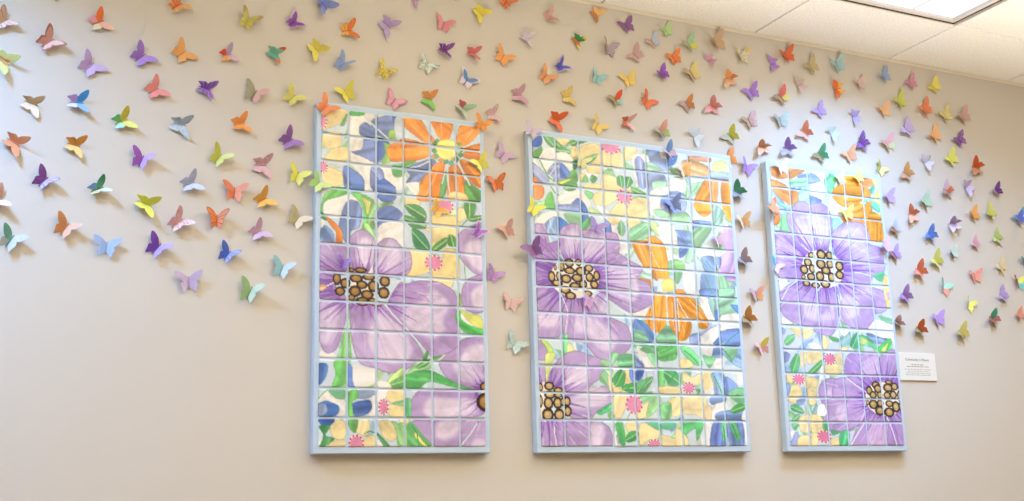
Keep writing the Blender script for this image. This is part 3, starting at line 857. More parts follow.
PAINT_RIGHT = '''
f f59b4a 12,11,50,10,97,44,53,56,12,47
f f59b4a 106,4,188,2,154,29,101,52
f f49a50 7,62,85,85,4,95
f f59a48 11,101,100,96,93,163,61,149,29,128
f f2903f 104,102,140,107,136,142,98,163
f fdfaf4 196,5,297,-2,292,46,261,44,239,15
f 8fa0e2 143,39,198,22,195,49
f 8ba5de 203,26,239,18,267,43,207,61
f 9fe2ae 104,60,188,40,183,84,107,78
f fdfaf4 214,76,252,54,286,59,291,92,269,130,210,114
f 86a8e6 202,114,266,131,224,158,198,150
f a0dbc4 145,105,198,100,194,137,149,148
f 93d9b8 22,157,88,172,91,183,41,171
f 8fea98 34,238,72,199,72,253,81,282,38,286
f ef8638 -1,226,36,209,27,252,1,254
f 6fda9a 313,15,353,-5,335,76,305,85
f fdfaf4 305,125,330,108,363,147,358,190,303,181
f f89c2a 402,10,471,3,504,26,497,45,403,41
f f5954a 502,7,559,5,560,36,502,48
f f89c2a 329,85,369,52,497,46,495,94,397,100,336,99
f f89c2a 326,108,394,104,394,149,359,138
f f89c2a 403,107,490,102,454,136,399,145
f f89c2a 506,52,539,57,540,90,501,94
f f89c2a 415,160,492,123,493,188,420,201
f f89c2a 501,130,546,111,529,178,498,191
f f89c2a 537,155,583,168,585,190,515,189
f f89c2a 501,202,584,195,587,277,512,289
f f3923c 363,198,491,199,480,220,373,225
f f3f08a 565,69,597,57,590,117,564,112
f 5fc2a0 540,57,564,34,567,54,550,77
f 5fc2a0 533,127,571,110,585,151,558,146
f e8b070 557,10,584,3,595,24,572,33
f fdfaf4 308,121,334,132,391,175,344,190,303,170
f 9fdec8 307,209,362,203,367,233,319,264
f 7fe2a0 290,34,347,20,354,41,303,89
f bda2d6 72,220,96,185,149,145,199,155,254,145,296,163,307,213,304,281,260,366,160,373,101,310 P
f e2d2ef 120,217,203,201,286,216,276,310,187,345,134,296 P
f bda2d6 -1,291,99,290,189,363,141,420,128,467,94,482,-4,485,-6,390 P
f cfb6e6 14,317,85,324,137,373,100,422,12,421 P
f bda2d6 305,297,406,278,507,302,575,317,571,380,494,389,334,377,311,338 P
f bda2d6 299,279,357,231,416,212,489,221,505,299,346,328,305,301 P
f d2bde8 325,289,372,245,425,230,475,250,476,311,363,326 P
f c0a4e2 346,381,401,377,568,374,571,420,507,446,506,486,568,508,573,576,503,600,384,599,320,497 P
f d6c4ec 412,504,499,492,497,579,402,590 P
f d2bde8 411,296,495,316,496,377,411,370 P
f bda2d6 1,550,29,522,105,485,168,500,207,539,197,663,150,672,87,665,33,645,7,613 P
f fdfaf4 8,479,49,480,31,510,9,530
f bda2d6 209,524,259,495,309,505,312,559,294,646,261,699,220,704,165,684,197,636 P
f e2d2ef 127,582,193,572,212,623,275,574,277,633,209,649,130,633 P
f bda2d6 315,567,409,522,503,537,498,611,456,667,395,672,331,652,309,626 P
f e2d2ef 335,539,412,535,412,608,358,630,327,612 P
l e4ecf5 6 307,528,315,573,306,652
l e4ecf5 5 395,428,446,431,501,441
l e4ecf5 5 134,327,164,351,187,366
l e4ecf5 6 298,301,282,343
l e4ecf5 5 106,480,51,515,10,569
k 6f3fa6 238,425,112,83 70
o c4a868 240,427,110,80,185,373,17,13,237,365,23,19,281,366,17,16,163,404,19,15,232,406,23,19,281,403,18,17,141,436,19,18,184,430,16,17,256,432,22,15,175,464,21,14,222,458,20,19,283,459,18,19,330,409,20,19,327,447,20,17,147,494,18,12,194,499,20,11,246,491,23,15,134,468,10,9
f fdfaf4 5,639,57,663,6,669
f fdfaf4 455,672,499,630,499,671
f fdfaf4 505,630,607,646,604,670,505,671
f 8fe2b0 521,611,605,624,603,644,554,636
f f6e29a 568,432,600,438,596,474,565,476
f f6e29a 563,487,598,485,595,575,574,576
f f0a8b8 578,508,600,510,590,542
f 6fdaa0 513,439,575,418,555,463
f f6e29a 578,536,620,544,611,580,573,575
f fbe8a8 44,683,103,681,95,719
f fbe8a8 111,681,161,686,150,710,111,724
f fbe8a8 210,705,241,731,222,762,204,759
f fbe8a8 117,780,198,773,194,804,126,825
f fbe8a8 262,788,302,773,302,826,270,821
f fbe8a8 205,828,298,824,284,861,209,863
f fbe8a8 87,781,115,777,100,843,78,825
g 6fd28f 7,741,26,716,64,708,56,733,22,756
g 62c880 29,828,67,783,81,813,63,860,34,861
f 6fd17f 238,707,300,719,342,727,266,731
g 5fc26f 117,859,194,805,191,829,154,861
f 8fa2d4 4,682,18,695,7,710
f 8fa0d2 2,782,32,789,20,816,0,822
f 8faade 308,706,355,686,348,719
d ea80a8 235,802,31,23
f 9fd2cf 302,711,353,694,346,749,294,745
f 90aada 443,688,556,706,499,731
g 4fba85 359,716,394,686,406,707,390,754,351,749
f 6fd194 408,699,453,704,498,750,463,745,403,734
f d8e88a 415,705,450,725,412,734
f fdfaf4 300,685,354,678,325,705
f fdfaf4 463,678,599,675,593,754,580,708,520,702
f 4fc65c 504,744,573,705,570,761,534,795,502,763
f d8e88a 517,755,560,724,538,761
f fbe8a8 293,750,346,753,291,770
f b090d8 315,815,341,780,392,774,391,864,313,866 P
f bda2d6 399,786,452,769,499,782,501,861,405,870 P
f ddc6ea 410,817,440,797,493,788,489,855,413,863 P
f bda2d6 507,788,593,754,587,866,501,868 P
f bda2d6 165,946,177,907,226,882,291,890,381,914,377,961,298,969,200,976,182,989 P
f e0cbec 211,932,248,904,307,903,305,956,208,958 P
f bda2d6 182,975,298,966,373,992,365,1055,304,1057,325,1087,226,1098,181,1064 P
f e0cbec 242,1020,263,993,306,986,307,1050,254,1051 P
f bda2d6 310,877,406,869,415,927,411,961,243,963,251,893 P
f b79ad2 414,875,593,871,603,924,588,1057,406,1058,410,959 P
f c6a4e0 309,971,410,969,408,1056,307,1057 P
f b79ad2 231,1068,306,1062,372,1063,278,1094,229,1087 P
f bd98dc 364,1060,407,1066,395,1159,307,1158 P
f e0bfe9 412,1066,508,1066,500,1159,404,1159 P
f bd98dc 521,1066,605,1065,601,1159,513,1159 P
l ecf0f6 5 313,878,366,909,414,935
l ecf0f6 6 394,1055,351,1099,304,1152
l ecf0f6 6 514,1035,537,1092,554,1153
l ecf0f6 5 408,969,394,1017,364,1061
k 6f3fa6 511,958,111,77 60
o c4a868 509,961,103,70,469,904,20,14,430,927,15,17,478,919,19,16,449,945,17,15,487,945,15,15,534,914,24,16,571,908,17,14,526,945,17,14,560,943,17,16,594,947,12,21,447,984,22,18,485,979,17,14,534,980,19,13,569,993,19,21,479,1010,22,18,529,1016,24,18,597,992,10,19,541,891,19,7,417,977,8,10
f fbe8a8 7,870,37,877,30,905,8,899
f fbe8a8 14,922,56,911,75,934,68,957,10,958
f fbe8a8 10,964,52,964,40,985,8,979
f fbe8a8 89,876,163,887,155,921,109,928,86,910
f fbe8a8 108,926,151,925,141,984,110,984
f 8fa7dc 3,910,21,922,3,955
f 8fa7dc 48,973,91,966,73,991,50,988
g 5fc687 14,996,48,988,81,1020,60,1025,20,1013
g 5fc687 13,1053,44,1028,60,1033,41,1052
g 5fc687 16,1059,50,1062,30,1092,14,1077
f fbe8a8 52,1045,108,1031,105,1095,59,1095
f fbe8a8 116,1035,146,1027,169,1050,164,1101,113,1101
f a8cfd0 122,995,150,991,143,1019,119,1026
f fdfaf4 154,995,183,987,197,1019,177,1033,145,1027
f fdfaf4 4,1100,23,1093,11,1125
f 8f9cd2 4,1137,33,1099,44,1118,32,1157,2,1157
f fbe8a8 45,1118,99,1111,99,1156,37,1156
f fbe8a8 109,1106,140,1105,135,1150,103,1156
f fbe8a8 205,1130,250,1117,250,1152,206,1156
f 5fc67f 173,1055,200,1061,196,1098,170,1088
f 6fd08f 210,1087,252,1098,217,1110
f 4fca84 257,1099,301,1095,294,1156,250,1156
d ea80a8 66,889,32,21
d ea80a8 173,1115,37,25
'''
def tile_field(parent, w, h, canvas, seed):
    """all tiles of one panel: every tile a slightly pillowed slab standing proud of the board"""
    rng = random.Random(seed); N = 32; gap = 0.036
    s = np.concatenate([[0, 0, .012, .035], np.linspace(.035, .965, N + 2)[1:-1], [.965, .988, 1, 1]])
    d1 = np.zeros(len(s)); d1[[0, -1]] = .042; d1[[1, -2]] = .018; d1[[2, -3]] = .010
    n = len(s); depth = np.maximum(d1[:, None], d1[None, :])
    # rounded tile corners
    SX, SY = np.meshgrid(s, s); cr = .07
    dx = np.maximum(np.abs(SX - .5) - (.5 - cr), 0); dy = np.maximum(np.abs(SY - .5) - (.5 - cr), 0); L = np.hypot(dx, dy)
    k = np.where(L > cr, cr/np.maximum(L, 1e-9), 1.0); both = (dx > 0) & (dy > 0); k = np.where(both, k, 1.0)
    QX = np.where(both, .5 + np.sign(SX - .5)*((.5 - cr) + dx*k), SX); QY = np.where(both, .5 + np.sign(SY - .5)*((.5 - cr) + dy*k), SY)
    V, F, C = [], [], []
    base = np.arange(n*n).reshape(n, n)
    quad = np.stack([base[:-1, :-1], base[:-1, 1:], base[1:, 1:], base[1:, :-1]], -1).reshape(-1, 4)
    for r in range(h):
        for c in range(w):
            a = rng.uniform(-.006, .006); ox, oy = rng.uniform(-.008, .008), rng.uniform(-.008, .008); od = rng.uniform(-.006, .006)
            tx, ty = rng.uniform(-.006, .006), rng.uniform(-.006, .006)
            px, py = (QX - .5)*(1 - 2*gap), (QY - .5)*(1 - 2*gap)
            X = c + .5 + px*math.cos(a) - py*math.sin(a) + ox; Y = (r + .5 + py*math.cos(a) + px*math.sin(a) + oy)*TH
            D = depth + od + (px*tx + py*ty)
            V.append(np.stack([U*X, U*D, -U*Y], -1).reshape(-1, 3)); F.append(quad + len(C)*n*n)
            ix = np.clip(((c + .5 + px)*RES).astype(int), 0, canvas.shape[1] - 1); iy = np.clip(((r + .5 + py)*TH*RES).astype(int), 0, canvas.shape[0] - 1)
            C.append(canvas[iy, ix].reshape(-1, 3))
    V = np.concatenate(V); F = np.concatenate(F); C = np.concatenate(C)
    me = bpy.data.meshes.new('painted_tiles')
    me.vertices.add(len(V)); me.vertices.foreach_set('co', V.ravel().astype(np.float32))
    me.loops.add(F.size); me.loops.foreach_set('vertex_index', F.ravel().astype(np.int32))
    me.polygons.add(len(F)); me.polygons.foreach_set('loop_start', np.arange(0, F.size, 4, dtype=np.int32)); me.polygons.foreach_set('loop_total', np.full(len(F), 4, np.int32))
    me.update(); me.validate()
    set_pigment(me, lin(C)); me.materials.append(m_glaze)
    return link('painted_tiles', me, parent)
def tile_panel(u0, v0, w, h, ground, seed, program, label):
    HT = h*TH
    t = empty('tile_panel', Vector((U*u0, YT, Z0 + U*(v0 + HT))), label, 'tile panel', 'painted tile panels')
    bm = bmesh.new(); box(bm, -U*.13, U*(w + .12), U*.036, U*.375, -U*(HT + .19), U*.17, 0.0035, 3)
    mesh_obj('backing_board', bm, m_board, t)
    tile_field(t, w, h, paint(w, h, ground, seed, program), seed)
    return t
tile_panel(0.0, 0.0, 6, 12, 'd3e2ee', 11, PAINT_LEFT, 'narrow tall flower tile panel, leftmost, with an orange daisy at its upper right')
tile_panel(8.065, -0.009, 9, 12, 'd6e6ec', 12, PAINT_MIDDLE, 'widest flower tile panel, hanging between the two narrow ones')
tile_panel(19.100, -0.012, 6, 12, 'd3dff0', 13, PAINT_RIGHT, 'narrow tall flower tile panel, rightmost, beside the white wall label')

# ------------------------------------------------------------------ wall label
def text_mesh(name, body, size, mat, parent, x, z, y, align='CENTER'):
    cu = bpy.data.curves.new(name, 'FONT'); cu.body = body; cu.size = size; cu.align_x = align; cu.extrude = 0.0001
    o = bpy.data.objects.new(name, cu); COL.objects.link(o)
    dg = bpy.context.evaluated_depsgraph_get(); me = bpy.data.meshes.new_from_object(o.evaluated_get(dg))
    bpy.data.objects.remove(o); bpy.data.curves.remove(cu)
    me.materials.clear(); me.materials.append(mat); me.name = name
    r = link(name, me, parent); r.rotation_euler = (math.pi/2, 0, 0); r.location = (x, y, z); return r
lab = empty('wall_label', wp(26.55, 3.37), 'small white printed label card on the wall right of the rightmost panel', 'label')
bm = bmesh.new(); box(bm, -U*1.06, U*1.06, -0.006, -0.0, -U*.59, U*.59, 0.0008, 2); mesh_obj('card', bm, m_card, lab)
text_mesh('title_text', 'Community in Bloom', U*.155, m_ink, lab, 0, U*.25, -0.0062)
def strokes(name, lines, mat):
    """lines of print too small to read: short word-length strokes"""
    rng = random.Random(5); bm = bmesh.new()
    for z, half in lines:
        x = -half
        while x < half:
            wd = min(rng.uniform(.05, .16), half - x)
            box(bm, U*x, U*(x + wd), -0.0063, -0.0059, U*(z - .012), U*(z + .012)); x += wd + .035
    mesh_obj(name, bm, mat, lab)
strokes('subtitle_lines', [(.08, .35), (.0, .62)], m_ink)
strokes('text_lines', [(-.12, .75), (-.2, .6), (-.28, .7), (-.36, .72)], m_ink2)

# ------------------------------------------------------------------ paper butterflies
FORE = [(0, .09), (.07, .20), (.19, .30), (.33, .365), (.47, .395), (.545, .375), (.55, .335), (.505, .25), (.45, .175), (.385, .095), (.31, .045), (.255, .025)]
HIND = [(.30, .0), (.335, -.045), (.34, -.11), (.315, -.16), (.29, -.19), (.285, -.25), (.26, -.345), (.225, -.36), (.205, -.30), (.175, -.255), (.115, -.235), (.055, -.195), (0, -.12)]
OUT = [np.array(p) for p in FORE + HIND]
def dense(pts, n):
    pts = np.array(pts); L = np.concatenate([[0], np.cumsum(np.linalg.norm(np.diff(pts, axis=0), axis=1))])
    t = np.linspace(0, L[-1], n); return np.stack([np.interp(t, L, pts[:, 0]), np.interp(t, L, pts[:, 1])], 1)
OUTLINE = dense(OUT, 46)
RINGS = np.array([0, .2, .4, .58, .74, .88, 1.0])
HINGE = np.stack([np.full(len(OUTLINE), .012), np.clip(OUTLINE[:, 1]*.42, -.12, .12)], 1)
def wing_mesh(side, fold, s, base, spec, seed):
    """one paper wing: hinge along the body, raised by `fold` and gently bowed; both faces and the rim"""
    rng = random.Random(seed); n, R = len(OUTLINE), len(RINGS)
    flat = (HINGE[:, None] + (OUTLINE - HINGE)[:, None]*RINGS[None, :, None]).reshape(-1, 2)
    x, y = flat[:, 0], flat[:, 1]
    bow = .55*(1 - .4*min(fold, 1))
    # bend along the span: steeper at the hinge, flatter at the tip, same chord angle
    k = bow/.5; a0 = fold + bow/2
    px = (np.sin(a0) - np.sin(a0 - k*x))/k; pz = (np.cos(a0 - k*x) - np.cos(a0))/k
    pz = np.maximum(pz, .004)
    top = np.stack([side*px, y, pz], 1)*s*U
    nrm = np.stack([-side*np.sin(a0 - k*x), np.zeros_like(x), np.cos(a0 - k*x)], 1)
    bot = top - nrm*0.00035
    V = np.concatenate([top, bot]); N = n*R
    q = []
    for i in range(n - 1):
        for j in range(R - 1):
            a, b, c, d = i*R + j, i*R + j + 1, (i+1)*R + j + 1, (i+1)*R + j
            q.append((a, d, c, b) if side > 0 else (a, b, c, d)); q.append((a+N, b+N, c+N, d+N) if side > 0 else (a+N, d+N, c+N, b+N))
        a, b = i*R + R - 1, (i+1)*R + R - 1
        q.append((a, b, b+N, a+N) if side < 0 else (a, a+N, b+N, b))
    # colours
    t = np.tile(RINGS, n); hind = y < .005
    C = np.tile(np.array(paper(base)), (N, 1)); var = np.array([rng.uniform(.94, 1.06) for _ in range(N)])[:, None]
    idx = np.repeat(np.arange(n), R)
    for tok in spec.split():
        c = np.array(paper(tok[1:]))
        if tok[0] == 'h': C = np.where(hind[:, None], c, C)
        if tok[0] == 'e': C = np.where((t > .8)[:, None], c, C)
        if tok[0] == 't': C = np.where(((x > .34) & (y > .15))[:, None], c, C)
        if tok[0] == 'c': C = np.where((t < .3)[:, None], c, C)
        if tok[0] == 'v': C = np.where((((idx % 6) == 2) & (t > .15) | (t > .93))[:, None], C*.25 + c*.75, C)
        if tok[0] == 's': C = np.where(((np.array([rng.random() for _ in range(N)]) < .22) & (t > .15))[:, None], C*.2 + c*.8, C)
    C = np.clip(C*var, 0, 1)
    me = bpy.data.meshes.new('wing'); me.from_pydata(V.tolist(), [], q); me.update()
    for p in me.polygons: p.use_smooth = False
    set_pigment(me, np.concatenate([C, C])); me.materials.append(m_paper)
    return me
def body_mesh(s, base):
    """narrow folded spine of the paper with a small head and a tapering tail"""
    bm = bmesh.new(); prof = [(-.27, .006), (-.22, .018), (-.1, .027), (.0, .03), (.1, .026), (.16, .018), (.19, .022), (.215, .018), (.235, .005)]
    rings = []
    for y, r in prof:
        rings.append([bm.verts.new((s*U*r*1.0*math.cos(a), s*U*y, s*U*(.014 + r*.9*math.sin(a)))) for a in np.linspace(0, 2*math.pi, 9)[:-1]])
    for A, B in zip(rings, rings[1:]):
        for i in range(8): bm.faces.new((A[i], A[(i+1) % 8], B[(i+1) % 8], B[i]))
    bm.faces.new(rings[0][::-1]); bm.faces.new(rings[-1])
    bmesh.ops.recalc_face_normals(bm, faces=bm.faces[:])
    me = bpy.data.meshes.new('body'); bm.to_mesh(me); bm.free()
    for p in me.polygons: p.use_smooth = True
    set_pigment(me, np.tile(np.array(paper(base))*.8, (len(me.vertices), 1))); me.materials.append(m_paper)
    return me
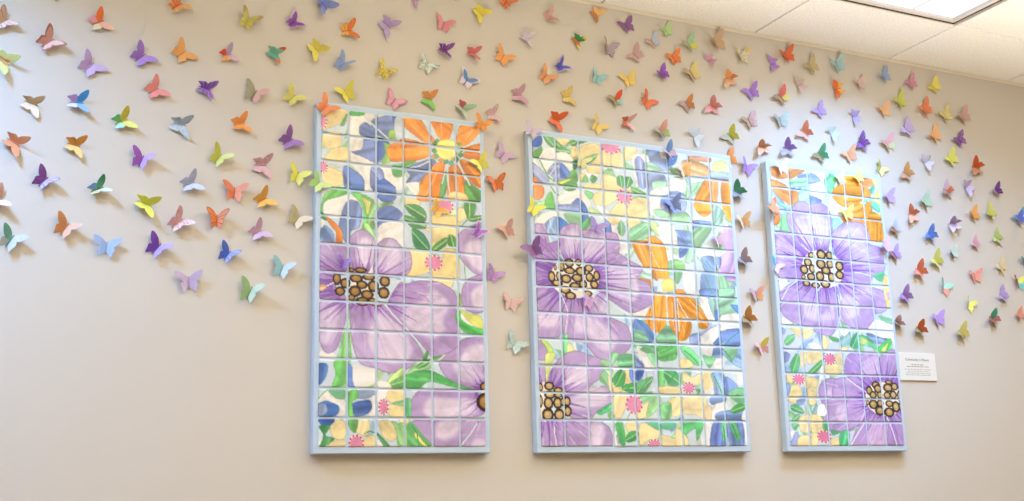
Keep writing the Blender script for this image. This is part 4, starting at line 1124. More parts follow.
# across, up (tile pitches), heading, left fold, right fold, size, out of wall, left colour | right colour (two-colour prints, and lit or shaded wing tones painted in) | left pattern | right pattern | label
BUTTERFLIES = '''
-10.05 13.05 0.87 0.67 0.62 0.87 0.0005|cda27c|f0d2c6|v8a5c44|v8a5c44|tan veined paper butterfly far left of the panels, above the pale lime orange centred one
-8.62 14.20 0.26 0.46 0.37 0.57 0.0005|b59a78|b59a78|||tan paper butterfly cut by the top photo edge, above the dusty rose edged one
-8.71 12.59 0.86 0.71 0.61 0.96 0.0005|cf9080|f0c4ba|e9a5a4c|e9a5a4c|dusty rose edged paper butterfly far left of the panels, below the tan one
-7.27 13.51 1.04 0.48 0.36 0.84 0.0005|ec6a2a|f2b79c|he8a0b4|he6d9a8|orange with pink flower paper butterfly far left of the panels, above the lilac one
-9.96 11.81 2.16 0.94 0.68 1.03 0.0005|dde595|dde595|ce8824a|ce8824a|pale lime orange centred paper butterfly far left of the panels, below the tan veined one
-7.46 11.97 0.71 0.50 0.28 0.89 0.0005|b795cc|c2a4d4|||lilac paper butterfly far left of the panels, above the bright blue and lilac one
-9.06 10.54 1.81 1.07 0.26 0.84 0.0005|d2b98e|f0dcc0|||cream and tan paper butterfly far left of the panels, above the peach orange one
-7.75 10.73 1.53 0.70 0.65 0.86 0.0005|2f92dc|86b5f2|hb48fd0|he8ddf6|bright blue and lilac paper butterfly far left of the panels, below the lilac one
-9.47 9.22 2.10 0.85 0.58 0.90 0.0005|e09468|e09468|||peach orange paper butterfly far left of the panels, below the cream and tan one
-7.76 9.34 1.75 0.72 0.45 0.81 0.0005|d58a2e|eac878|||amber and yellow butterfly far left of the panels, below the bright blue and lilac one
-8.57 8.08 0.69 0.47 0.83 0.86 0.0005|6e2f80|cbb8e8|v34104a|v34104a|deep purple veined butterfly far left of the panels, lower right of the peach orange one
-7.00 7.99 1.11 0.78 0.95 0.84 0.0005|2f8a5c|dde6e0|h5f90c8|he8e2a8|green and blue butterfly far left of the panels, lower left of the rich purple one
-9.86 7.35 1.18 0.32 0.81 0.90 0.0005|c08466|f4d0c0|||brown and pale pink paper butterfly at the left photo edge, above the grey green one
-9.39 6.15 0.51 0.64 0.69 0.92 0.0005|5a9a80|c6ccd6|hA0a89c||grey green paper butterfly far left of the panels, below the brown and pale pink one
-7.88 6.65 0.54 0.42 0.75 0.90 0.0005|bf7438|efbb9c|||brown and peach paper butterfly far left of the panels, left of the sky blue one
-6.66 6.15 0.10 0.36 0.50 0.86 0.0005|94b2e6|a8c4f0|||sky blue paper butterfly far left of the panels, right of the brown and peach one
-4.83 14.51 0.88 0.56 0.66 0.85 0.0005|dd6a30|e8a458|vf2dcb8|vf2dcb8|orange cream striped paper butterfly cut by the top photo edge, above the light orange one
-5.91 12.53 0.81 0.45 0.37 0.88 0.0005|9263c2|a480d6|||mid purple paper butterfly left of the panels, above the salmon pink one
-4.63 12.86 0.84 0.36 0.25 0.86 0.0005|e8a050|e8a050|||light orange paper butterfly left of the panels, right of the mid purple one
-5.44 11.46 0.96 0.52 0.47 0.86 0.0005|e68884|e68884|||salmon pink paper butterfly left of the panels, below the mid purple one
-6.39 10.29 1.11 0.77 0.54 0.88 0.0005|c9c03c|e8e874|h55c070|ha8e0d0|yellow with green paper butterfly left of the panels, above the rich purple one
-4.60 10.42 1.67 1.04 0.25 0.92 0.0005|b8cde2|b8cde2|s8faac4|s8faac4|pale blue mottled paper butterfly left of the panels, lower left of the purple patterned one
-5.74 9.05 0.37 0.40 0.85 0.86 0.0005|8a40a8|c8a4ec|||rich purple paper butterfly left of the panels, below the yellow with green one
-4.22 8.44 1.12 0.67 0.62 0.86 0.0005|a9b2d4|c8d6f2|||grey blue paper butterfly left of the panels, lower left of the lime green one
-5.56 7.66 1.92 1.00 0.66 0.97 0.0005|e3e85e|e3e85e|||bright yellow paper butterfly left of the panels, left of the dusty pink and white one
-4.55 7.12 0.82 0.80 0.78 0.95 0.0005|d8a0a8|f0d8e2|sb87880|sb87880|dusty pink and white paper butterfly left of the panels, right of the bright yellow one
-5.15 6.23 0.63 0.32 0.85 0.91 0.0005|5a2494|bda4ec|||violet and lilac paper butterfly left of the panels, below the bright yellow one
-4.13 5.21 -0.10 0.43 0.54 0.90 0.0005|c4acd0|c4acd0|||pale mauve paper butterfly left of the panels, lower right of the violet and lilac one
-2.94 6.17 0.58 0.35 0.93 0.81 0.0005|3557c0|aab8f2|v24399a|v24399a|royal blue paper butterfly left of the panels, below the orange veined one
-2.20 4.98 0.37 0.49 0.96 0.99 0.0005|8cb070|cde6d6|||sage and mint butterfly left of the panels, lower left of the teal and white one
-1.16 5.81 0.32 0.40 0.80 0.88 0.0005|8ac0cc|cfe6ee|||teal and white butterfly left of the panels, upper right of the sage and mint one
-2.51 14.34 0.45 0.76 0.71 0.93 0.0005|cfc862|cfc862|tb09060 va8a050|tb09060 va8a050|olive yellow paper butterfly left of the panels, upper right of the red and lilac one
-0.92 14.56 0.99 0.54 0.63 0.79 0.0005|8444aa|8444aa|ecfa6dc|ecfa6dc|purple lilac edged paper butterfly left of the panels, left of the blue lilac mottled one
-3.15 13.04 1.12 0.71 0.39 0.74 0.0005|b8a4d4|c8a8c0|hd8401c|hf0a040|red and lilac paper butterfly left of the panels, lower left of the olive yellow one
-1.57 13.37 1.87 1.09 0.47 0.78 0.0005|84ccb8|55aa94|tdc5a30|tdc5a30|teal with rainbow tip paper butterfly left of the panels, left of the yellow one
-3.82 11.76 1.80 0.95 0.58 0.83 0.0005|8450b8|8450b8|vc8a8e0|vc8a8e0|purple patterned paper butterfly left of the panels, lower left of the red and lilac one
-2.21 11.75 0.44 0.37 0.72 0.92 0.0005|94947a|e0aca4|||grey and pink paper butterfly left of the panels, above the orange one
-0.92 11.81 0.73 0.46 0.66 0.86 0.0005|d8d36c|d8d36c|||pale lime paper butterfly left of the panels, left of the bright coral one
-2.67 10.66 1.34 0.53 0.60 0.81 0.0005|ec9444|ec9444|||orange paper butterfly left of the panels, below the grey and pink one
-1.02 10.26 0.94 0.52 0.59 0.90 0.0005|8350a2|9a70be|||plum purple paper butterfly left of the panels, above the lemon yellow one
-3.33 9.40 0.61 0.63 0.81 0.89 0.0005|bfc248|dce890|||lime green paper butterfly left of the panels, above the coral orange one
-1.92 9.33 1.55 0.79 0.25 0.89 0.0005|dcaebc|dcaebc|sc090a4|sc090a4|soft pink speckled paper butterfly left of the panels, above the amber one
-0.71 9.05 0.35 0.62 0.47 0.85 0.0005|e6e650|e8ee78|||lemon yellow paper butterfly left of the panels, left of the pale green one
-0.11 8.74 0.78 0.39 0.41 0.77 0.031|a4d884|cfe890|||pale green paper butterfly overlapping the left panel, right of the lemon yellow one
-2.78 8.28 0.09 0.42 0.60 0.89 0.0005|e07448|ee9470|||coral orange paper butterfly left of the panels, upper right of the orange veined one
-1.85 8.12 1.03 0.64 0.61 0.85 0.0005|dc9a3a|f0bd58|||amber paper butterfly left of the panels, below the soft pink speckled one
-3.31 7.31 0.04 0.61 0.91 0.91 0.0005|e67a36|f09a74|v9a4a20|v9a4a20|orange veined paper butterfly left of the panels, lower left of the coral orange one
-1.99 7.01 0.99 0.57 0.60 0.82 0.0005|c49aba|d4b8e0|||mauve paper butterfly left of the panels, below the amber one
-0.68 7.54 0.57 0.36 0.58 0.86 0.0005|b5ac80|ece0c6|||cream and khaki paper butterfly left of the panels, lower right of the amber one
0.16 15.46 2.50 1.01 0.69 1.01 0.0005|7f92e0|7f92e0|va8a0e0|va8a0e0|blue lilac mottled paper butterfly above the left panel, right of the purple lilac edged one
1.04 14.60 1.33 0.64 0.60 0.84 0.0005|e87822|e87822|hf0b84a vc8341a|hf0b84a vc8341a|flame orange veined paper butterfly above the left panel, above the periwinkle blue one
2.51 15.08 2.20 0.90 0.25 0.90 0.0005|b49cd4|b49cd4|||lilac paper butterfly above the left panel, right of the flame orange veined one
-0.10 13.75 2.35 1.01 0.42 0.91 0.0005|e8dd60|e8dd60|||yellow paper butterfly above the left panel, left of the periwinkle blue one
0.85 13.27 0.77 0.56 1.09 0.88 0.0005|92ace2|92ace2|||periwinkle blue paper butterfly above the left panel, right of the yellow one
2.41 13.23 0.57 0.49 0.70 0.83 0.0005|e6d25a|e6d25a|s6f4a20|s6f4a20|yellow brown spotted paper butterfly above the left panel, above the rose pink one
1.04 12.22 -0.50 0.51 0.82 0.87 0.0005|ece254|ece254|||bright yellow paper butterfly above the left panel, upper right of the bright coral one
0.14 11.47 0.79 0.43 0.67 0.87 0.031|f4905c|f4905c|||bright coral paper butterfly overlapping the left panel, lower left of the bright yellow one
2.76 12.18 0.54 0.25 0.25 0.82 0.0005|e2a0b8|e2a0b8|ec87898|ec87898|rose pink paper butterfly above the left panel, below the yellow brown spotted one
4.73 15.42 0.27 0.35 0.40 0.80 0.0005|de8490|de8490|||pink paper butterfly above the left panel, above the dark violet streaked one
3.62 16.31 2.18 0.70 0.24 0.64 0.0005|b98fc0|b98fc0|||mauve paper butterfly cut by the top photo edge, upper left of the pink one
5.09 16.71 0.10 0.39 0.50 0.71 0.0005|d9b48a|d9b48a|||tan paper butterfly cut by the top photo edge, above the pink one
6.20 16.21 2.31 1.12 0.41 0.85 0.0005|f0e250|f0e250|||yellow paper butterfly above the left panel, lower left of the orange cream edged one
7.30 16.78 0.59 0.65 0.71 0.85 0.0005|e26c34|e26c34|vf2cfa0|vf2cfa0|orange cream edged butterfly cut by the top photo edge, upper right of the yellow one
4.73 14.46 1.80 0.79 0.68 0.77 0.0005|6a2286|6a2286|vc9a4d8|vc9a4d8|dark violet streaked paper butterfly above the left panel, upper right of the mint dotted one
4.04 13.73 0.52 0.25 0.25 0.79 0.0005|d4e4d8|d4e4d8|s505a58|s505a58|mint dotted paper butterfly above the left panel, lower left of the dark violet streaked one
5.86 14.51 1.71 0.85 0.76 0.75 0.0005|dc7478|dc7478|||rose red paper butterfly above the left panel, above the blue white centred one
7.11 14.51 0.58 0.43 0.52 0.88 0.0005|f0a054|f0a054|||light orange paper butterfly above the left panel, right of the rose red one
5.62 13.38 0.58 0.35 0.34 0.84 0.0005|4486c8|5a86c4|he8d8ec ee2d4e6|he8d8ec ee2d4e6|blue white centred paper butterfly above the left panel, below the rose red one
4.08 12.48 1.70 0.46 0.25 0.80 0.0005|e08c46|74c858|||orange and green paper butterfly above the left panel, below the mint dotted one
5.45 12.30 2.16 0.97 0.61 0.85 0.0005|aedab8|c0ccb4|hd86068||mint with red patch butterfly above the left panel, upper left of the orange speckled one
6.01 11.60 0.41 0.41 0.51 0.77 0.031|f09a3c|f09a3c|sd86a18|sd86a18|orange speckled paper butterfly overlapping the left panel, lower left of the pale pink veined one
6.61 12.19 1.31 0.65 0.48 0.75 0.0005|dcb8bc|dcb8bc|vb888a0|vb888a0|pale pink veined paper butterfly above the left panel, upper right of the orange speckled one
7.73 13.11 1.40 0.44 0.41 0.83 0.0005|c494aa|c494aa|||dusky pink paper butterfly above the middle panel, upper right of the pale pink veined one
7.03 10.68 0.66 0.25 0.25 0.83 0.0005|c8a4c8|c8a4c8|||soft mauve paper butterfly between left and middle panels, right of the lemon yellow one
5.95 10.10 -0.59 0.45 0.71 0.82 0.031|f6ee6c|f6ee6c|||lemon yellow paper butterfly on the left panel, upper left of the bright orange one
6.75 9.53 -0.24 0.40 0.85 0.85 0.0005|ec7e30|ec7e30|ed05a1c|ed05a1c|bright orange paper butterfly between left and middle panels, lower right of the lemon yellow one
4.24 8.24 0.75 0.25 0.25 0.71 0.031|eca83e|eca83e|hf2bc50 ef6d060|hf2bc50 ef6d060|golden orange paper butterfly on the left panel, upper left of the purple lilac edged one
5.79 7.56 0.74 0.57 0.71 0.70 0.031|a864c6|a864c6|ee0b8ee|ee0b8ee|purple lilac edged paper butterfly on the left panel, left of the shell pink one
7.15 7.82 -0.49 0.44 1.15 0.84 0.0005|eab6a8|eab6a8|||shell pink paper butterfly between left and middle panels, right of the purple lilac edged one
8.00 7.10 -0.56 0.25 1.01 0.93 0.031|9060a8|9060a8|||purple paper butterfly overlapping the middle panel, lower right of the shell pink one
6.51 6.10 0.48 0.48 0.57 0.77 0.0005|ba8acc|ba8acc|s8a50a0|s8a50a0|lilac spotted butterfly between left and middle panels, upper left of the pale pink outlined one
7.22 5.11 0.23 0.25 0.50 0.81 0.0005|e2b8ac|e2b8ac|vc89890|vc89890|pale pink outlined butterfly between left and middle panels, lower right of the lilac spotted one
7.30 3.63 0.60 0.26 0.47 0.88 0.0005|c0d8d0|c0d8d0|s8ea4a4|s8ea4a4|mint grey speckled paper butterfly between left and middle panels, below the pale pink outlined one
9.17 16.52 1.16 0.61 0.63 0.72 0.0005|dfa9a0|dfa9a0|sb06a70|sb06a70|pink speckled paper butterfly above the middle panel, upper right of the white and lilac one
8.14 15.51 1.87 0.70 0.52 0.76 0.0005|dccedc|dccedc|sb49cc0|sb49cc0|white and lilac paper butterfly above the middle panel, upper right of the light orange one
10.39 15.78 2.16 1.15 0.38 0.71 0.0005|359c54|d96c30|te6e064|te6e064|green and rust butterfly above the middle panel, upper right of the indigo lilac edged one
11.30 17.05 2.21 0.58 0.24 0.70 0.0005|ecb460|c87838|||yellow and brown paper butterfly just under the ceiling, left of the plum one
12.72 16.72 -0.53 0.32 0.25 0.84 0.0005|83508e|83508e|||plum paper butterfly just under the ceiling, upper right of the mauve grey one
11.77 15.60 0.10 0.82 0.25 0.95 0.0005|b08c88|a898a8|v887880|v887880|mauve grey paper butterfly above the middle panel, left of the dusty mauve one
13.95 16.23 -0.72 0.38 0.48 0.72 0.0005|c8a898|b0bcdc|||pale blue and peach butterfly above the middle panel, lower left of the pale green one
14.62 16.83 -0.54 0.47 0.35 0.74 0.0005|b2d88e|b2d88e|||pale green butterfly just under the ceiling, upper right of the pale blue and peach one
13.08 15.55 -0.95 0.34 0.71 0.85 0.0005|c89ea0|c89ea0|||dusty mauve butterfly above the middle panel, lower left of the pale blue and peach one
14.92 15.69 -0.49 0.36 0.52 0.82 0.0005|ee7c38|ee7c38|||orange paper butterfly above the middle panel, upper right of the vivid purple one
14.29 14.90 -0.78 0.74 0.36 0.80 0.0005|8c46bc|8c46bc|||vivid purple paper butterfly above the middle panel, lower left of the orange one
12.69 14.42 -0.35 0.25 0.29 0.81 0.0005|f0cd5c|f0cd5c|||yellow paper butterfly above the middle panel, upper right of the red and teal one
11.22 14.28 0.39 0.55 0.58 0.76 0.0005|8cc6d0|8cc6d0|||light blue paper butterfly above the middle panel, upper left of the red and teal one
9.58 14.53 0.93 0.68 0.64 0.80 0.0005|5052c4|5052c4|ec8b4e4|ec8b4e4|indigo lilac edged paper butterfly above the middle panel, upper right of the pale orange one
8.91 14.01 0.72 0.56 0.59 0.85 0.0005|e8a066|e8a066|||pale orange paper butterfly above the middle panel, lower left of the indigo lilac edged one
9.84 13.34 1.37 0.25 0.25 0.78 0.0005|e4c868|e4c868|va88430|va88430|yellow brown marked paper butterfly above the middle panel, above the red orange one
9.31 12.35 1.88 0.59 0.34 0.90 0.0005|e05a22|e4683a|||red orange paper butterfly above the middle panel, below the yellow brown marked one
11.12 12.28 0.57 0.56 0.32 0.85 0.0005|eaca68|eaca68|||yellow paper butterfly above the middle panel, left of the orange and pink one
12.04 13.47 -0.48 0.54 0.54 0.81 0.0005|a09868|de4a24||ha4d4d4|red and teal paper butterfly above the middle panel, lower right of the light blue one
13.47 13.63 0.61 0.56 0.25 0.85 0.0005|e46a38|e46a38|||orange red paper butterfly above the middle panel, upper right of the orange and pink one
12.49 12.66 1.55 0.92 0.45 0.81 0.0005|ecb8a8|eab4ac|hd8703c|hd86a48|orange and pink butterfly above the middle panel, lower right of the red and teal one
15.45 13.75 -0.58 0.25 0.56 0.81 0.0005|b09080|c87c3e|||brown orange paper butterfly above the middle panel, left of the salmon one
14.11 12.41 -0.63 0.64 0.53 0.90 0.0005|a8a090|dfa08c||hb0cc78|pink green and orange paper butterfly above the middle panel, above the blue and pink one
15.78 12.49 -2.16 0.40 0.48 0.86 0.0005|ccd6da|ccd6da|||pale grey blue paper butterfly above the middle panel, right of the blue and pink one
17.51 12.66 -0.87 0.25 0.96 0.92 0.0005|a8aa88|d2d64c|||lime paper butterfly above the middle panel, above the orange and peach one
18.56 13.42 -0.48 0.33 0.32 0.89 0.0005|b09470|ccaab6|sa8808c|sa8808c|lilac and tan paper butterfly above the middle panel, upper right of the lime one
16.72 13.87 -1.21 0.25 1.19 0.97 0.0005|e4948c|e4948c|||salmon paper butterfly above the middle panel, right of the brown orange one
17.63 15.20 -1.60 0.39 1.08 0.97 0.0005|eab488|f0a058||he07830|orange and apricot paper butterfly above the middle panel, left of the bright lilac one
18.75 14.74 -0.56 0.25 0.57 0.88 0.0005|a674d4|a674d4|||bright lilac paper butterfly above the middle panel, right of the orange and apricot one
16.74 15.90 -2.14 0.76 0.44 0.70 0.0005|c890ae|c890ae|||mauve pink paper butterfly above the middle panel, upper right of the straw yellow one
15.73 16.40 -0.73 0.55 0.52 0.91 0.0005|b4b088|a0cca0||hd6da60|green and yellow paper butterfly just under the ceiling, upper right of the orange one
17.07 16.69 -0.49 0.70 0.35 1.15 0.0005|c8a680|c8a680|||tan paper butterfly just under the ceiling, above the mauve pink one
18.38 16.27 -0.27 0.64 0.45 0.92 0.0005|e8dec0|e8dec0|s9a8858 te8cc60|s9a8858 te8cc60|cream floral paper butterfly just under the ceiling, upper right of the orange and apricot one
20.80 16.69 -0.48 0.54 0.54 0.96 0.0005|dc6030|dc6030|||rust red paper butterfly just under the ceiling, upper right of the lilac purple one
20.04 16.23 -1.85 0.32 0.44 0.77 0.0005|a878d0|a878d0|||lilac purple paper butterfly above the right panel, lower left of the rust red one
22.12 16.39 -0.74 0.47 0.25 1.02 0.0005|beae7c|beae7c|||olive tan paper butterfly just under the ceiling, above the faint pink one
23.65 16.68 -0.52 0.47 0.59 0.96 0.0005|a2ccd4|a2ccd4|||pale aqua paper butterfly just under the ceiling, above the flame orange and yellow one
21.43 15.48 -1.98 0.60 0.60 0.83 0.0005|d2b8b2|d2b8b2|||faint pink paper butterfly above the right panel, upper right of the red and yellow one
20.34 14.74 -0.79 0.40 0.51 0.95 0.0005|a88468|e0665c||he8e27c|red and yellow paper butterfly above the right panel, lower left of the faint pink one
23.52 15.58 -1.88 0.49 0.68 0.94 0.0005|e8641e|e8641e|hf0b848|hf4ba40|flame orange and yellow paper butterfly above the right panel, left of the faint rose one
22.40 14.39 -0.73 0.35 0.25 0.84 0.0005|b498e0|b498e0|||soft violet paper butterfly above the right panel, upper right of the terracotta one
20.19 13.64 -0.21 0.42 0.58 0.88 0.0005|a4a8a4|aed2da|||pale blue grey paper butterfly above the right panel, below the red and yellow one
21.44 13.28 -1.00 0.39 0.88 0.95 0.0005|ecb8a8|d67a54|||terracotta paper butterfly above the right panel, upper right of the violet and grey one
23.03 13.51 -2.17 0.43 0.62 0.84 0.0005|c8dedc|c8dedc|||pale mint paper butterfly above the right panel, upper right of the green one
20.44 12.46 -1.30 0.40 1.02 1.00 0.0005|a8a4b0|8e66c4|||violet and grey paper butterfly above the right panel, above the white one
19.09 12.39 -1.54 0.53 1.32 1.01 0.0005|f2b898|c48a40|||brown and peach paper butterfly above the right panel, upper right of the purple one
22.23 12.36 -0.78 0.32 0.83 0.92 0.0005|98885a|42a06e|||green paper butterfly above the right panel, lower left of the pale mint one
23.85 12.54 -0.54 0.33 0.69 0.90 0.0005|f2b488|f2b488|||peach paper butterfly above the right panel, lower left of the violet patterned one
24.64 13.18 -1.09 0.49 0.71 0.97 0.0005|7444a6|7444a6|vb898d8|vb898d8|violet patterned paper butterfly above the right panel, upper right of the peach one
26.15 13.31 -0.54 0.49 0.55 0.95 0.0005|dcae98|e8aab4||hcfdea8|pink and green paper butterfly above the right panel, lower left of the pale lilac one
27.43 14.18 -0.98 0.46 0.38 0.98 0.0005|c8b0e0|c8b0e0|||pale lilac paper butterfly right of the panels, upper right of the pink and green one
24.41 14.43 -1.93 0.38 0.63 0.82 0.0005|aca2e2|aca2e2|vd4ccf0|vd4ccf0|pale violet patterned paper butterfly above the right panel, above the violet patterned one
26.12 14.89 -0.40 0.50 0.64 0.88 0.0005|f5bb80|f5bb80|||apricot paper butterfly above the right panel, lower left of the lime one
27.15 15.45 -0.68 0.52 0.25 1.01 0.0005|d0d458|d0d458|||lime paper butterfly right of the panels, upper right of the apricot one
26.35 16.55 -0.65 0.61 0.25 0.92 0.0005|8ea6d6|8ea6d6|||blue paper butterfly just under the ceiling, right of the faint rose one
27.97 16.46 -0.71 0.46 0.36 0.87 0.0005|d48caa|d48caa|||pink paper butterfly just under the ceiling, upper right of the lime one
29.43 16.51 -0.90 0.32 0.66 0.86 0.0005|eade50|eade50|||yellow paper butterfly just under the ceiling, right of the pink one
24.84 15.97 -0.44 0.54 0.24 0.88 0.0005|dcbcb8|dcbcb8|||faint rose paper butterfly above the right panel, right of the flame orange and yellow one
28.67 15.28 -0.71 0.58 0.26 1.05 0.0005|ec804e|ec804e|||coral paper butterfly right of the panels, left of the straw yellow lined one
29.91 15.16 -0.63 0.43 0.40 0.99 0.0005|e0d88e|e0d88e|vb8a860|vb8a860|straw yellow lined paper butterfly right of the panels, left of the dusty rose one
31.07 15.23 -0.69 0.52 0.47 1.02 0.0005|caa098|caa098|||dusty rose paper butterfly far right of the panels, right of the straw yellow lined one
29.07 14.04 -0.73 0.61 0.29 1.01 0.0005|f2ae6c|f2ae6c|||light orange paper butterfly right of the panels, lower left of the straw yellow lined one
30.66 14.03 -0.69 0.42 0.41 0.90 0.0005|723492|723492|sd0a8d8|sd0a8d8|dark purple spotted paper butterfly right of the panels, above the lemon one
29.96 13.05 -0.78 0.49 0.57 0.96 0.0005|eeee64|eeee64|||lemon paper butterfly right of the panels, below the dark purple spotted one
28.44 12.77 -2.04 0.61 0.56 0.94 0.0005|d0cce2|d0cce2|||pale grey lilac paper butterfly right of the panels, right of the amber one
27.09 12.05 -1.11 0.46 0.81 0.95 0.0005|c89474|e4ae62|||amber paper butterfly right of the panels, left of the pale grey lilac one
31.53 12.82 -1.43 0.52 0.80 1.09 0.0005|cc845a|de561e|||red orange paper butterfly far right of the panels, above the soft lilac one
29.48 11.50 -1.15 0.61 0.57 0.93 0.0005|b88c80|dcbccf||he6744e|pink and orange paper butterfly right of the panels, left of the soft lilac one
30.84 11.83 -2.06 0.57 0.64 0.96 0.0005|c6b4de|c6b4de|||soft lilac paper butterfly far right of the panels, right of the pink and orange one
32.70 11.78 -0.82 0.57 0.63 0.82 0.0005|b494b0|66247c|vb07cb8|vb07cb8|dark purple patterned paper butterfly far right of the panels, above the lime one
30.99 10.47 -0.57 0.65 0.27 0.91 0.0005|f2a446|f2a446|||orange paper butterfly far right of the panels, left of the lime one
32.10 10.64 -0.90 0.69 0.25 0.93 0.0005|d6d964|d6d964|||lime paper butterfly far right of the panels, right of the orange one
29.61 9.97 -1.63 0.63 1.21 1.10 0.0005|d8c8ee|ad94cc|||lilac paper butterfly right of the panels, lower left of the orange one
33.99 10.56 -0.63 0.53 0.67 1.02 0.0005|5c72da|5c72da|ee0e4f4 t58b4c4|ee0e4f4 t58b4c4|blue white marked paper butterfly at the right photo edge, right of the lime one
32.35 9.50 -1.07 0.55 0.46 0.83 0.0005|c0d87a|c0d87a|||yellow green paper butterfly far right of the panels, right of the pink one
30.89 9.10 -0.86 0.60 0.36 0.76 0.0005|e8aebc|e8aebc|||pink paper butterfly far right of the panels, left of the yellow green one
28.15 9.30 -0.95 0.58 0.86 0.94 0.0005|5e8ae4|5e8ae4|||bright blue paper butterfly right of the panels, left of the lilac one
27.20 10.16 -1.52 0.50 0.65 0.97 0.0005|f0ae92|d4744a|||rust and peach paper butterfly right of the panels, lower left of the mint one
28.04 10.82 -0.65 0.68 0.50 1.01 0.0005|bcd6b6|bcd6b6|||mint paper butterfly right of the panels, upper right of the rust and peach one
25.87 10.80 -0.43 0.68 0.58 0.90 0.0005|c8aae0|c8aae0|||lilac paper butterfly right of the panels, below the yellow olive one
26.07 9.41 -0.83 0.51 0.37 0.84 0.0005|9c6650|c8d0da|||pale grey and brown butterfly right of the panels, upper right of the pale pink one
25.93 8.26 -0.64 0.49 0.25 0.86 0.0005|98687c|bb9ae0|||lilac and plum paper butterfly right of the panels, lower right of the pale pink one
25.03 8.43 -0.62 0.74 0.25 0.85 0.031|ecc2da|ecc2da|||pale pink paper butterfly overlapping the right panel, upper left of the lilac and plum one
27.25 7.59 -0.94 0.61 0.82 1.02 0.0005|f09c86|e07850|||coral red paper butterfly right of the panels, lower left of the olive yellow one
28.34 8.14 -0.83 0.53 0.50 0.96 0.0005|e6e484|cac656|||olive yellow paper butterfly right of the panels, left of the pale mint one
29.41 8.54 -0.57 0.76 0.53 0.79 0.0005|9ca8ae|d2e4d2|||pale mint paper butterfly right of the panels, right of the olive yellow one
26.27 6.43 -0.90 0.59 0.72 0.93 0.0005|a078c8|a078c8|||purple paper butterfly right of the panels, lower left of the coral red one
28.62 6.93 0.29 0.63 0.25 0.93 0.0005|58a488|a4e2c4|hea8874|hea8c78|green and salmon paper butterfly right of the panels, upper left of the yellow one
30.65 7.57 -0.23 0.37 0.47 0.87 0.0005|ec8e78|ec8e78|sf6c4b8|sf6c4b8|salmon dotted paper butterfly far right of the panels, left of the straw one
32.41 8.14 -0.71 0.47 0.28 0.91 0.0005|e6d0a2|e6d0a2|||straw paper butterfly far right of the panels, upper left of the rainbow one
33.39 7.44 -0.01 0.51 0.31 0.91 0.0005|ae6040|e8ec6c||h62ccc4|rainbow paper butterfly at the right photo edge, upper right of the lilac one
32.27 6.77 -0.94 0.60 0.27 0.89 0.0005|b89cde|b89cde|||lilac paper butterfly far right of the panels, lower left of the rainbow one
30.03 6.23 0.31 0.69 0.24 0.87 0.0005|c0ba60|f2ee6c|||yellow paper butterfly far right of the panels, upper left of the green and pink one
28.07 5.49 -0.31 0.48 0.35 0.91 0.0005|bc94e2|bc94e2|||bright lilac paper butterfly right of the panels, upper right of the red orange one
26.92 5.00 -0.89 0.63 1.08 0.95 0.0005|989468|e0622e|||red orange paper butterfly right of the panels, lower left of the bright lilac one
29.41 4.93 -0.73 0.61 0.66 0.98 0.0005|b0a868|d8cc6c|||olive yellow paper butterfly far right of the panels, lower right of the bright lilac one
31.45 5.67 -0.96 0.65 0.92 0.96 0.0005|a86858|46b490||hdc949a|green and pink paper butterfly far right of the panels, below the lilac one
33.18 5.90 -0.71 0.64 0.48 0.76 0.0005|ec967e|ec967e|||salmon paper butterfly at the right photo edge, lower right of the lilac one
34.03 8.50 -0.39 0.59 0.25 0.88 0.0005|468468|468468|||dark green paper butterfly at the right photo edge, above the rainbow one
25.68 5.25 -1.07 0.88 1.33 0.90 0.0005|989890|f0bcc2|||pale pink paper butterfly right of the panels, left of the red orange one
17.63 10.27 -1.24 0.70 0.88 1.03 0.0005|9898a8|349868|||emerald green paper butterfly between middle and right panels, below the purple one
18.18 11.35 0.31 0.60 0.34 0.89 0.0005|a078c6|a078c6|||purple paper butterfly between middle and right panels, right of the orange and peach one
17.34 11.64 -0.62 0.48 0.25 0.94 0.0005|f0cca0|ea8e42|||orange and peach paper butterfly between middle and right panels, left of the purple one
17.82 9.04 -0.32 0.55 0.59 0.87 0.0005|f0cca8|e2b078|||peach paper butterfly between middle and right panels, below the emerald green one
17.70 7.44 -0.95 0.73 0.84 0.94 0.0005|94949e|ae9cae|||mauve grey paper butterfly between middle and right panels, lower right of the pale pink one
18.24 6.04 -0.22 0.41 0.63 0.83 0.0005|bca0a8|f0a890||hf4b470|peach and pink paper butterfly between middle and right panels, above the amber orange one
17.70 5.05 -1.03 0.70 0.94 1.01 0.0005|988868|e29c4c|||amber orange paper butterfly between middle and right panels, below the peach and pink one
18.29 3.91 -0.37 0.53 0.67 0.83 0.0005|ecbcbc|d4c452||hd8a0a6|yellow and pink butterfly between middle and right panels, lower right of the amber orange one
8.06 11.60 0.44 0.25 0.34 0.73 0.031|d2bed6|d2bed6|vb8a4c0|vb8a4c0|pale lilac patterned paper butterfly overlapping the middle panel, left of the red orange one
8.02 8.61 0.57 0.50 0.63 0.78 0.031|f4f060|f4f060|||bright yellow paper butterfly overlapping the middle panel, upper right of the shell pink one
10.69 8.14 0.37 0.25 0.45 0.78 0.031|9c80cc|9c80cc|vc8b0e4|vc8b0e4|violet patterned paper butterfly on the middle panel, right of the bright yellow one
10.17 5.25 0.36 0.54 0.80 0.66 0.031|d8a8dc|d8a8dc|||pink lilac paper butterfly on the middle panel, below the violet patterned one
14.21 9.33 -0.44 0.35 0.56 0.87 0.031|829ada|829ada|v5a70c0|v5a70c0|blue paper butterfly on the middle panel, below the golden peach one
14.81 10.76 -0.30 0.45 0.25 0.82 0.031|f4d8b0|f2b664|||golden peach paper butterfly on the middle panel, lower right of the blue and pink one
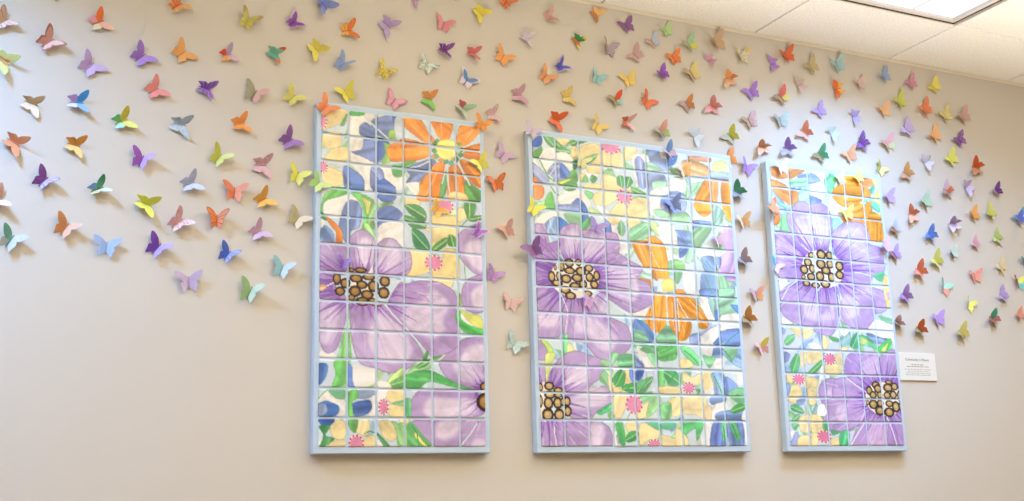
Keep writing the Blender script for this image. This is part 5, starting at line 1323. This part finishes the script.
14.11 11.45 -0.79 0.84 0.44 0.88 0.031|dccee0|6090d0||he4cce8|blue and pink paper butterfly overlapping the middle panel, below the pink green and orange one
16.24 8.04 -0.28 0.62 0.29 0.73 0.031|e2c4e2|e2c4e2|||pale pink paper butterfly on the middle panel, upper left of the mauve grey one
10.13 10.61 0.33 0.56 0.62 0.73 0.031|e2e6ac|e2e6ac|||pale cream green paper butterfly on the middle panel, below the yellow one
19.69 11.43 -0.31 0.50 0.38 0.84 0.031|f0f2f2|f0f2f2|||white paper butterfly overlapping the right panel, below the violet and grey one
22.84 11.29 -0.44 0.44 0.34 0.71 0.031|f6ecae|f6ecae|||cream paper butterfly on the right panel, below the peach one
23.86 11.41 -0.62 0.52 0.25 0.75 0.031|f6e480|f6e480|||yellow paper butterfly overlapping the right panel, right of the cream one
23.03 9.75 -0.32 0.35 0.56 0.82 0.031|f6e67e|f6e67e|||yellow paper butterfly on the right panel, below the cream one
19.06 9.57 -0.70 0.80 0.25 0.90 0.031|f0ba94|f0ba94|tec8038|tec8038|peach orange tipped paper butterfly overlapping the right panel, right of the peach one
18.99 7.19 0.43 0.47 0.24 0.75 0.031|44b4da|e2ccd2|hdcb4d4||turquoise and pink butterfly overlapping the right panel, upper right of the peach and pink one
0.81 6.08 0.28 0.59 0.82 0.61 0.031|9060ca|9060ca|vc8a8e8|vc8a8e8|purple paper butterfly on the left panel, right of the teal and white one
15.77 15.14 -0.60 0.49 0.24 0.97 0.0005|b49a78|dccc7c|||straw yellow paper butterfly above the middle panel, lower left of the mauve pink one
25.56 12.10 0.56 0.45 0.24 0.79 0.0005|c2be62|f2e890|||yellow olive paper butterfly above the right panel, left of the amber one
'''
def butterfly(i, line):
    num, cl, cr, pl, pr, label = line.split('|')
    u, v, th, fl, fr, s, d = map(float, num.split())
    t = empty('paper_butterfly', wp(u, v, d), label, 'butterfly', 'paper butterflies on the wall')
    # local x across the wings, y towards the head, z out of the wall
    h = Vector((math.sin(th), 0, math.cos(th))); r = Vector((math.cos(th), 0, -math.sin(th))); o = Vector((0, -1, 0))
    M = Matrix((r, h, o)).transposed(); t.rotation_euler = M.to_euler()
    link('body', body_mesh(s, cl), t)
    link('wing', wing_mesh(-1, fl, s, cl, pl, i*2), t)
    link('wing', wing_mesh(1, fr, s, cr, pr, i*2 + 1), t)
for i, ln in enumerate(BUTTERFLIES.strip().splitlines()): butterfly(i, ln)
